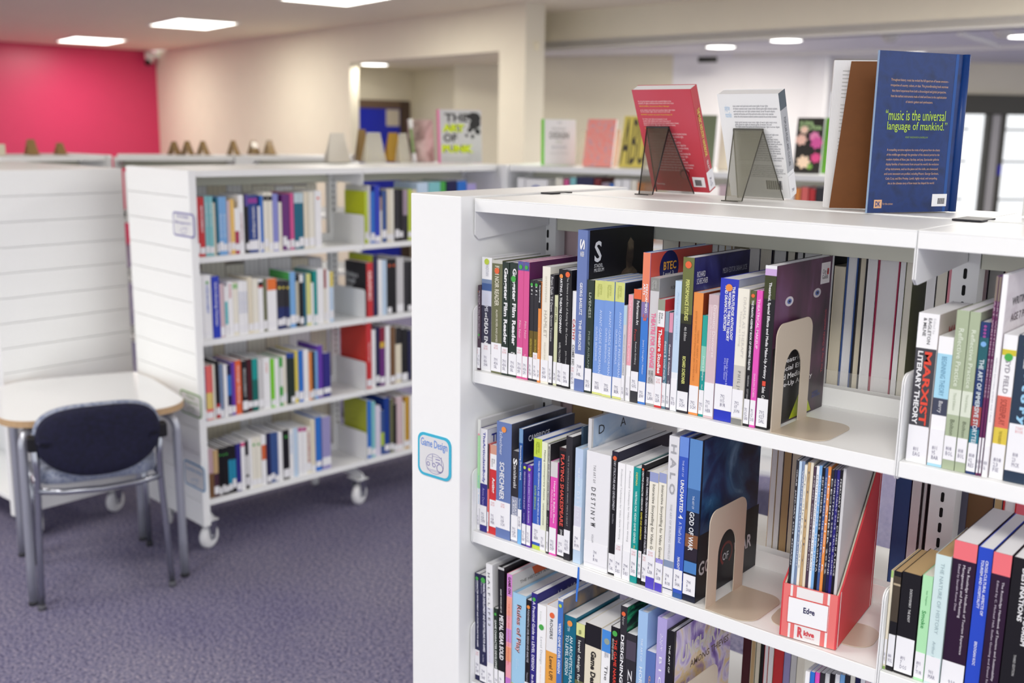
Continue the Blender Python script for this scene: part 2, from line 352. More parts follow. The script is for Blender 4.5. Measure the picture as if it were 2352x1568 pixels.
_pl = [(-11.35, 5.1, 'square ceiling light panel beside the pink wall'), (-8.35, 4.58, 'square ceiling light panel second from the pink wall'), (None, None, 'square ceiling light panel third from the pink wall')]
P1 = at_z(209, 92, ZC); P2 = at_z(443, 53.5, ZC); P3 = at_z(779, -8, ZC); _st = (P2-P1)
for p, lb in ((P1, _pl[0][2]), (P2, _pl[1][2]), (P3, _pl[2][2])): tag(panel_light(p.x, p.y, -13, .88, .6, 0, 1), lb, 'ceiling light', 'ceiling light panels')
_px = Vector((math.cos(math.radians(-11.5)), math.sin(math.radians(-11.5)), 0)); _py = Vector((-_px.y, _px.x, 0))
for i, lb in ((1, 'square ceiling light panel above the display bookcase'), (2, 'square ceiling light panel beyond the bulkhead end of the display bookcase')):
    p = P3+_px*2.9*i; tag(panel_light(p.x, p.y, -11.5, .88, .6, 0, 0), lb, 'ceiling light', 'ceiling light panels')
for i, lb in ((-2, 'square ceiling light panel over the slatted bookcase'), (-1, 'square ceiling light panel over the aisle before the trolley'), (0, 'square ceiling light panel over the carpet beside the trolley')):
    p = P3+_px*2.9*i-_py*4.6; tag(panel_light(p.x, p.y, -11.5, .88, .6, 0, 0), lb, 'ceiling light', 'ceiling light panels')
for x, y, lb in ((-3.0, -1.3, 'added square fill-light panel over the carpet before the table'), (1.5, -1.6, 'added square fill-light panel over the aisle before the second bay'), (-.3, 4.5, 'added square fill-light panel close to the bulkhead beam'), (-1.3, -1.5, 'added square fill-light panel over the aisle before the large bookcase')):
    tag(panel_light(x, y, -11.5, .88, .6, 0, 0), lb, 'ceiling light', 'ceiling light panels')  # unseen panels added to brighten the shelf fronts and the beam
def downlight(p, r, label, e=18):
    o = empty('downlight', Matrix.Translation(p)); MB().lathe([(r, -.012), (r*1.15, 0)], (0, 0, 0), (0, 0, 1), 28).build('rim', FRAMEW, o)
    MB().lathe([(r*.95, -.014), (r*.95, -.0122)], (0, 0, 0), (0, 0, 1), 28).build('diffuser', GLOW, o)
    ld = bpy.data.lights.new('downlight_lamp', 'AREA'); ld.shape = 'DISK'; ld.size = r*2; ld.energy = e; ld.color = (1, .94, .85)
    lo = bpy.data.objects.new('downlight_lamp', ld); col.objects.link(lo); lo.parent = o; lo.location = (0, 0, -.03)
    return tag(o, label, 'ceiling light')
downlight(at_z(860, 146, HEAD-.001), .14, 'round ceiling light inside the lobby doorway', 4)
downlight(at_z(1806, 90, ZS-.001), .12, 'round ceiling light beside the bulkhead beam', 12)
downlight(at_z(2095, 116, ZS-.001), .14, 'round ceiling light above the glazed doors', 12)
for x, y, lb in ((-3.2, 6.5, 'added round fill light before the pale olive wall'), (-.9, 6.7, 'added round fill light under the low ceiling past the track'), (.8, 7.4, 'added round fill light deep under the low ceiling')): downlight(Vector((x, y, ZS-.001)), .12, lb, 12)  # extra downlights added to brighten the far walls and low ceiling
for px, py, lb in ((2045, 81, 'small white smoke detector beside the beam and the track'), (2304, 71, 'small white smoke detector past the ceiling track')):
    p = at_z(px, py, ZS); o = empty('smoke_detector', Matrix.Translation(p))
    MB().lathe([(.03, -.05), (.045, -.035), (.055, -.012), (.06, -.0005)], (0, 0, 0), (0, 0, 1), 20).build('dome', mat('d9d6cc', .5), o)
    MB().lathe([(.07, -.012), (.07, -.0003)], (0, 0, 0), (0, 0, 1), 20).build('base', FRAMEW, o); tag(o, lb, 'smoke detector')
_a = at_z(2206, 74, ZS); _b2 = at_z(2290, 101, ZS); _u2 = (_b2-_a).normalized(); _w2 = Vector((-_u2.y, _u2.x, 0))
o = MB().prism([(0, -.02), ((_b2-_a).length, -.02), ((_b2-_a).length, .02), (0, .02)], _a+Vector((0, 0, -.0005)), _u2, _w2, (0, 0, -.025)).build('ceiling_track', FRAMEW); tag(o, 'white straight track on the low ceiling', 'ceiling track')
_a = at_z(1955, 114, ZS); _b2 = at_z(2352, 101, ZS); _u2 = (_b2-_a).normalized(); _w2 = Vector((-_u2.y, _u2.x, 0))
struct(MB().prism([(-1.2, 0), ((_b2-_a).length+3, 0), ((_b2-_a).length+3, .1), (-1.2, .1)], _a+Vector((0, 0, -.0005)), _u2, _w2, (0, 0, -.035)).build('trim_2', FRAMEW), 'white ceiling trim before the glazed doors', 'trim')
struct(MB().prism([(0, -.01), ((BB-BA).length, -.01), ((BB-BA).length, .05), (0, .05)], (BA.x, BA.y, ZS-.0005), bu, bn, (0, 0, -.012)).build('trim_3', FRAMEW), 'white edge trim under the bulkhead beam', 'trim')
# hanging sign and security camera
_wn = Vector((-_wu.y, _wu.x, 0)); _s0 = on_plane(1603, 136, WB-_wn*.5, _wn); _s1 = on_plane(1645, 136, WB-_wn*.5, _wn); _sz0 = on_plane(1620, 143, WB-_wn*.5, _wn).z; _sz1 = on_plane(1620, 130, WB-_wn*.5, _wn).z
FS = Matrix.Translation((_s0.x, _s0.y, 0)) @ Matrix.Rotation(math.atan2(_wu.y, _wu.x), 4, 'Z'); o = empty('hanging_sign', FS); _L = (_s1-_s0).length
box('sign_box', mat('15130f', .6), 0, _L, 0, .04, _sz0, _sz1, o, .003); MB().tube([(_L*.2, .02, _sz1), (_L*.2, .02, ZS-.001)], .004, 6).build('rod', FRAMEW, o); MB().tube([(_L*.8, .02, _sz1), (_L*.8, .02, ZS-.001)], .004, 6).build('rod', FRAMEW, o)
tag(o, 'small black rectangular sign hanging before the white wall', 'sign')
_cc = CORNER+Vector((.1, -.16, -.1)); o = empty('security_camera', Matrix.Translation(_cc))
MB().lathe([(.05, -.1), (.06, -.02), (.06, .05)], (0, 0, .03), (0, 0, 1), 16).build('housing', FRAMEW, o); MB().lathe([(.012, -.04), (.04, -.02), (.045, .02)], (.02, -.045, -.07), (-.2, .6, .6), 14).build('lens', mat('1a1712', .2), o); box('wall_bracket', FRAMEW, -.04, .04, .03, .13, .0, .06, o, .004)
tag(o, 'white security camera with dark lens at the wall corner', 'camera')
# ---------------------------------------------------------------- shelving
SH_D = .226; LIP = .0231; HC = 1.573; H1 = 1.2446; SP = .325
def make_shelf(W, e=.003):
    q = MB(); q.box(e, W-e, .002, SH_D, -.003, 0); q.box(e, W-e, SH_D-.0015, SH_D, 0, .032); q.box(e, W-e, 0, .004, -LIP, 0); q.box(e, W-e, .004, .02, -LIP, -LIP+.0015)
    return q.mesh('shelf', STEEL, .0008, 2)
def bracket_poly(top):
    if top: return [(.0, 0), (SH_D, 0), (SH_D, -.06), (.01, -.0745), (.0, -.066)]
    r = []; 
    for i in range(5):
        a = math.radians(90+90*i/4); r.append((.014+.014*math.cos(a), .112+.014*math.sin(a)))
    return [(SH_D, .126)]+r+[(0, -.022), (.004, -LIP-.004), (SH_D, -LIP-.004)]
def make_bracket(top):
    q = MB(); q.prism(bracket_poly(top), (0, 0, 0), (0, 1, 0), (0, 0, 1), (.0018, 0, 0)); return q.mesh('shelf_bracket', STEEL2)
_post = MB().box(-.02, .02, -.015, .015, 0, 1).mesh('upright', STEEL)
def slots(z0, z1, y, parent, x, fine=True):
    q = MB(); z = z0
    while z < z1:
        q.prism(rrect(.0052, .0165, .0025, 3, -.0026, 0), (x, y, z), (1, 0, 0), (0, 0, 1), (0, -.0004, 0)); z += .0258
    q.build('slot_strip', SLOT, parent)
def caster(M, parent, name='caster'):
    c = link(name, MB().box(-.03, .03, -.03, .03, .118, .122).mesh('caster', CHROME, .001), parent, M)
    q = MB(); q.prism([(-.028, .116), (.03, .116), (.012, .04), (-.012, .04)], (0, -.023, 0), (1, 0, 0), (0, 0, 1), (0, .002, 0)); q.prism([(-.028, .116), (.03, .116), (.012, .04), (-.012, .04)], (0, .021, 0), (1, 0, 0), (0, 0, 1), (0, .002, 0)); q.box(-.028, .03, -.023, .023, .112, .118)
    q.build('fork', CHROME, c)
    MB().lathe([(.028, -.016), (.042, -.016), (.049, -.009), (.05, 0), (.049, .009), (.042, .016), (.028, .016)], (0, 0, .05), (0, 1, 0), 28).build('wheel', PLASTIC, c)
    MB().lathe([(.009, -.027), (.009, .027)], (0, 0, .05), (0, 1, 0), 12).build('axle', CHROME, c)
    return c
def unit(name, fr, bays, hc, levels, label, depth=.475, casters=True, base=.17, post_inset=0, back=True, slots_on=True, endslat=None, cap_front=0):
    """double-sided steel bookcase; bays = widths"""
    r = empty(name, fr.M); tag(r, label, 'bookcase'); yc = depth/2; xs = [0]
    for b in bays: xs.append(xs[-1]+b)
    MBR = {t: make_bracket(t) for t in (0, 1)}
    for i, x in enumerate(xs):
        u = MB().box(x-.02, x+.02, yc-.015, yc+.015, base-.03, hc-.012).build('upright', STEEL, r)
        if slots_on: slots(base+.05, hc-.03, yc-.0152, u, x)
    for i, b in enumerate(bays):
        x = xs[i]; me = make_shelf(b); meb = make_shelf(b, .0003)
        sides = (0, 1) if back else (0,)
        for z in levels:
            for s in sides:
                if s == 0: M = Matrix.Translation((x, 0, z))
                else: M = Matrix.Translation((x+b, depth, z)) @ Matrix.Rotation(math.pi, 4, 'Z')
                sh = link('shelf', meb if s else me, r, M)
                if s == 0:
                    link('shelf_bracket', MBR[0], sh, Matrix.Translation((.0005, -.001, 0))); link('shelf_bracket', MBR[0], sh, Matrix.Translation((b-.0025, -.001, 0)))
        for s in sides:
            M = Matrix.Translation((x, 0, hc)) if s == 0 else Matrix.Translation((x+b, depth, hc)) @ Matrix.Rotation(math.pi, 4, 'Z')
            q = MB(); e = yc-.0015
            q.box(.001, b-.001, 0, e, -.003, 0); q.box(.001, b-.001, 0, .004, -LIP*1.08, -.003); q.box(.001, b-.001, .004, .02, -LIP*1.08, -LIP*1.08+.0015); q.box(.001, b-.001, e-.004, e, 0, .002)
            cpy = q.build('canopy', STEEL, r, .0008, M=M)
            link('canopy_bracket', MBR[1], cpy, Matrix.Translation((.0005, .001, -.002))); link('canopy_bracket', MBR[1], cpy, Matrix.Translation((b-.0025, .001, -.002)))
        box('top_rail', mat('dfe0cf', .5), x+.021, x+b-.021, yc-.012, yc+.012, hc-.072, hc-.006, r, .001)
        for xx in (x+.03, x+b-.03): MB().lathe([(.0055, 0), (.005, .003), (.002, .0038)], (xx, yc-.012, hc-.04), (0, -1, 0), 12).build('screw', CHROME, r)
        box('base_rail', STEEL2, x+.021, x+b-.021, yc-.02, yc+.02, base-.03, base+.02, r, .001)
    if casters:
        for x in xs:
            xi = min(max(x, .04), xs[-1]-.04)
            q = MB(); q.prism([(.03, .125), (depth-.03, .125), (depth-.03, .15), (depth-.12, base), (.12, base), (.03, .15)], (xi-.004, 0, 0), (0, 1, 0), (0, 0, 1), (.008, 0, 0)); q.box(xi-.03, xi+.03, .03, .11, .122, .126); q.box(xi-.03, xi+.03, depth-.11, depth-.03, .122, .126)
            q.build('foot', STEEL, r)
            for y in (.06, depth-.06): caster(Matrix.Translation((xi, y, 0)) @ Matrix.Rotation(math.radians(20+70*random.random()), 4, 'Z'), r)
    return r
def slat_panel(parent, w, z0, z1, M, pitch=.0985):
    """end panel of horizontal slats; local x along width, faces -y, thickness to +y"""
    p = link('end_panel', MB().box(0, w, .009, .03, z0, z1).mesh('end_panel', STEEL2, .001), parent, M)
    n = int(round((z1-z0)/pitch)); ph = (z1-z0)/n; me = MB().box(0, w, 0, .0085, .0012, ph-.0012).mesh('slat', STEEL, .0007, 1)
    for i in range(n): link('slat', me, p, Matrix.Translation((0, 0, z0+ph*i)))
    return p
# near bookcase
FN = Frame(0, 0, 0)
LV = [H1, H1-SP, H1-2*SP, H1-3*SP]
near = unit('bookcase', FN, [.82, .82], HC, LV, 'large white steel double-sided bookcase with game design sign on its end', depth=.475)
box('end_panel', STEEL, -.1365, -.0045, -.031, .51, .0, HC+.004, near, .002)
for x in (0, .82, 1.64): box('upright_cap', mat('1f1d26', .5), x-.022, x+.022, .2375-.035, .2375+.035, HC+.0005, HC+.0035, near, .001)
# topic sign on the end panel
TEAL = mat('3fb6d6', .45); SIGNW = mat('e2e2e4', .5)
def topic_sign(M, w, h, rim, lines, tcol, label, border=.006, draw=None):
    o = empty('shelf_sign', M)
    MB().prism(rrect(w, h, .016), (0, 0, 0), (1, 0, 0), (0, 0, 1), (0, -.0016, 0)).build('border', rim, o)
    MB().prism(rrect(w-2*border, h-2*border, .013, 5, border, border), (0, -.0016, 0), (1, 0, 0), (0, 0, 1), (0, -.0004, 0)).build('face', SIGNW, o)
    for s, x0, x1, z0, z1 in lines: lettering(s, tcol, (x0*w, -.0024, z0*h), (1, 0, 0), (0, 0, 1), (x1-x0)*w, (z1-z0)*h, o, .01, 'lettering')
    if draw: draw(o, w, h)
    return tag(o, label, 'sign', 'topic signs on bookcase ends')
LINEC = mat('8b86b8', .6)
def ring(o, cx, cz, rx, rz, t=.0009, y=-.0024, m=None, name='line_drawing', a0=0, a1=360, n=36):
    P = [(math.cos(math.radians(a0+(a1-a0)*i/n)), math.sin(math.radians(a0+(a1-a0)*i/n))) for i in range(n+1)]
    q = MB()
    for (a, b), (c, d) in zip(P, P[1:]): q.quad((cx+a*rx, y, cz+b*rz), (cx+c*rx, y, cz+d*rz), (cx+c*(rx-t), y, cz+d*(rz-t)), (cx+a*(rx-t), y, cz+b*(rz-t)))
    return q.build(name, m or LINEC, o)
def doodle(o, w, h):
    ring(o, .52*w, .33*h, .27*w, .235*h)
    for cx, cz, r in ((.33, .3, .05), (.5, .3, .05), (.68, .26, .1)): ring(o, cx*w, cz*h, r*w, r*w, .0016)
    q = MB()
    for x0, x1, z0, z1 in ((.45, .46, .3, .56), (.45, .72, .5, .508), (.72, .73, .35, .53), (.55, .68, .44, .46), (.55, .68, .37, .39), (.32, .45, .45, .457), (.29, .45, .39, .397), (.28, .74, .18, .186), (.3, .72, .15, .155)): q.box(x0*w, x1*w, -.0025, -.0024, z0*h, z1*h)
    q.build('line_drawing', LINEC, o)
FP = Frame(0, -.0312, 0)
sx0, sz1 = FP.hit(961, 988); sx1, _ = FP.hit(1037, 1008); _, sz0 = FP.hit(961, 1085)
topic_sign(Matrix.Translation((sx0, -.0312, sz0)), sx1-sx0, sz1-sz0, TEAL, [('Game Design', .1, .9, .64, .88)], mat('6f98e0', .5), 'white square sign reading Game Design with teal rounded border', .0055, doodle)
# the two-bay trolley
FT = Frame(-2.1746, .8033, 85.04); HT = 1.5285; LT = [1.2001, .8751, .5501, .2251]
trol = unit('book_trolley', FT, [.797, .791], HT, LT, 'white wheeled bookcase of four full shelves beside the round-edged table', depth=.475)
trol['category'] = 'bookcase'
slat_panel(trol, .505, .135, HT+.003, Matrix.Translation((-.034, -.03, 0)) @ Matrix.Rotation(math.radians(-90), 4, 'Z') @ Matrix.Translation((-.505, 0, 0)))
box('end_post', STEEL, -.034, -.004, -.043, -.0305, .135, HT+.003, trol, .001)
box('end_panel', STEEL2, 1.594, 1.62, -.03, .505, .135, HT+.003, trol, .001)
FTE = Frame(*(FT.pt(-.0345, .0, 0)[:2]), 85.04-90)   # the slatted end faces the reader
def trolley_sign(x0, y0, x1, y1, rim, tcol, lines, label):
    fr = FTE; a, zt = fr.hit(x0, y0, -.001); b, _ = fr.hit(x1, (y0+y1)/2, -.001); _, zb = fr.hit(x0, y1, -.001)
    M = Matrix.Translation(fr.pt(a, -.001, zb)) @ Matrix.Rotation(fr.a, 4, 'Z')
    topic_sign(M, max(.05, b-a), zt-zb, rim, lines, tcol, label, .0055, lambda o, w, h: (ring(o, .5*w, .24*h, .14*w, .12*h, .002, m=tcol), ring(o, .62*w, .3*h, .1*w, .1*h, .002, m=tcol, a0=20, a1=120)))
V_ = mat('5f58a4', .5); G_ = mat('5d8f36', .5); T_ = mat('2b8dc2', .5)
trolley_sign(397, 485, 446, 539, V_, V_, [('Strategic', .22, .78, .76, .9), ('Management', .12, .88, .5, .64)], 'white rounded sign with violet border, uppermost on the slatted end')
trolley_sign(414, 892, 462, 943, G_, G_, [('Time', .3, .7, .74, .88), ('Management', .12, .88, .5, .64)], 'white rounded sign with green border, middle of the slatted end')
trolley_sign(423, 1053, 470, 1107, T_, T_, [('Leadership', .1, .9, .62, .78)], 'white rounded sign with blue border, lowest on the slatted end')
# the second slatted bookcase, end-on
FS2 = Frame(-2.83, .335, 90); HS = 1.513
sb = empty('slatted_bookcase', FS2.M); tag(sb, 'white bookcase end-on with full slatted end panel behind the table', 'bookcase')
slat_panel(sb, .558, .12, HS, Matrix.Identity(4))
box('canopy', STEEL, .0, .558, .031, .98, HS-.03, HS, sb, .002); box('far_end_panel', STEEL2, 0, .558, .98, 1.0, .12, HS, sb, .001)
for z in (.2, .52, .85, 1.18): box('shelf', STEEL, .002, .556, .031, .98, z-.02, z, sb, .001)
box('centre_panel', STEEL2, .272, .286, .031, .98, .2, HS-.03, sb)
for x in (.12, .47):
    for y in (.06, .92): box('caster_plate', STEEL, x-.03, x+.03, y-.03, y+.03, .1225, .18, sb); caster(Matrix.Translation((x, y, 0)) @ Matrix.Rotation(random.random()*3, 4, 'Z'), sb)
# display bookcase behind, and two more far units
FU = Frame(-1.95, 2.375, 14.6)
unit('display_bookcase', FU, [.8, .8], 1.53, [1.2, .875, .55, .225], 'white bookcase with books displayed on top, near the column', depth=.475, slots_on=False)
box('end_panel', STEEL2, -.03, -.004, -.02, .49, .1, 1.533, bpy.data.objects['display_bookcase'], .001)
FF1 = Frame(-3.913, .873, 94.4); unit('far_bookcase', FF1, [.573], 1.53, [1.2, .875, .55, .225], 'short white bookcase facing the slatted bookcase, under the pink wall', depth=.45, slots_on=False)
box('end_panel', STEEL2, .576, .602, -.01, .46, .1, 1.533, bpy.data.objects['far_bookcase'], .001)
FF2 = Frame(-3.9, 1.475, 60.3); unit('far_bookcase', FF2, [.6], 1.53, [1.2, .875, .55, .225], 'white bookcase set at an angle behind the trolley', depth=.4, slots_on=False)
box('end_panel', STEEL2, .604, .7, -.01, .41, .1, 1.533, bpy.data.objects['far_bookcase.001'], .001)

_f0 = at_z(575, 357.5, 1.53); _f1 = at_z(815, 360.5, 1.53); _fw = (_f1-_f0); FF3 = Frame(_f0.x, _f0.y, math.degrees(math.atan2(_fw.y, _fw.x)))
unit('far_bookcase', FF3, [min(_fw.length, .8)], 1.53, [1.2, .875, .55, .225], 'white bookcase end-to-end behind the trolley, near the lobby doorway', depth=.4, slots_on=False)
# ---------------------------------------------------------------- near rows of books
def row_books(fr, shelf_z, crop, data, row, yref, yo=.010, depth=.66):
    """crop=(ox,oy,scale): measurements read off that enlargement of the photograph"""
    ox, oy, sc = crop
    for xl, xr, yt, c, kw in data:
        kw = dict(kw); a = ox+xl/sc; b = ox+xr/sc
        y = kw.pop('yo', yo); zr = kw.pop('yr', None)
        ya = (yref(a) if zr is None else zr); yb = (yref(b) if zr is None else zr)
        X0 = fr.hit(a, ya, y)[0]; X1 = fr.hit(b, yb, y)[0]
        xm = (X0+X1)/2; h = fr.ztop(xm, y, oy+yt/sc)-shelf_z
        if X0 < .0035: X0 = .0035
        if fr is FN and .805 < X0 < .8235: X0 = .8235
        w = X1-X0-.0007; w = kw.pop('w', w); X0 += kw.pop('dx', 0)
        d = min(kw.pop('d', min(max(.125, h*depth), .205)), .2215-y); lean = kw.pop('lean', 0)
        M = fr.M @ Matrix.Translation((X0, y+random.uniform(-.0015, .0025), shelf_z+.0006))
        if lean: M = M @ Matrix.Translation((w, 0, .0)) @ Matrix.Rotation(math.radians(lean), 4, 'Y') @ Matrix.Translation((-w, 0, 0))
        book(M, max(w, .003), h, d, c, row=row, **kw)
W_, K_ = 'f4f4f6', '1a181c'
C1 = (1060, 480, 3.266); C2 = (1460, 520, 3.136); C3 = (1060, 900, 3.4075); C4 = (1360, 940, 3.266); C5 = (1060, 1240, 4.78); C6 = (1380, 1300, 5.85)
r1 = lambda x: 849.6+.2141*(x-1087)-22
r2 = lambda x: 1219.4+.3425*(x-1085)-22
BAS = art('dark_figure_print', ['0e0c10', '100e12', '17141a', '241f22'], 5, 4, .5); BAS2 = art('blurred_figure_print', ['2a2422', '5b4a3c', '8d7b62', '6f7052'], 22, 5, 1)
BTEC = art('coral_blue_print', ['e2604f', 'd9584f', '8b4a73', '2a3f86'], 4, 4, .6, seed=2); NAVYP = art('navy_stage_print', ['1b1a45', '241f56', '3a3a78', '7d86b0'], 9, 6, 1.2, seed=1)
FACE = art('purple_portrait_print', ['1d151d', '33242f', '5c3450', '8a6696'], 7, 5, .8, stretch=(1, 1, .5), seed=4)
SEA = art('storm_blue_print', ['10152e', '1d2f5e', '33608f', '87b4d8'], 9, 7, 1.4, seed=3); PURP = art('violet_gold_print', ['5b3f93', '9b84c6', 'd9cfe4', 'e2c98e', '8a6fb4'], 12, 7, 2, seed=5)
NEON = art('green_lines_print', ['101820', '15302a', '1f8a5c', '58c88a'], 30, 6, 3, stretch=(1, .3, 1), seed=6); CLOUD = art('pale_sky_print', ['e6ebf2', 'c9d8ea', 'a9c1dd', 'f0f0f2'], 9, 5, .8, seed=7)
R1 = 'upper shelf, first bay'; R2 = 'middle shelf, first bay'; R3 = 'lower shelf, first bay'
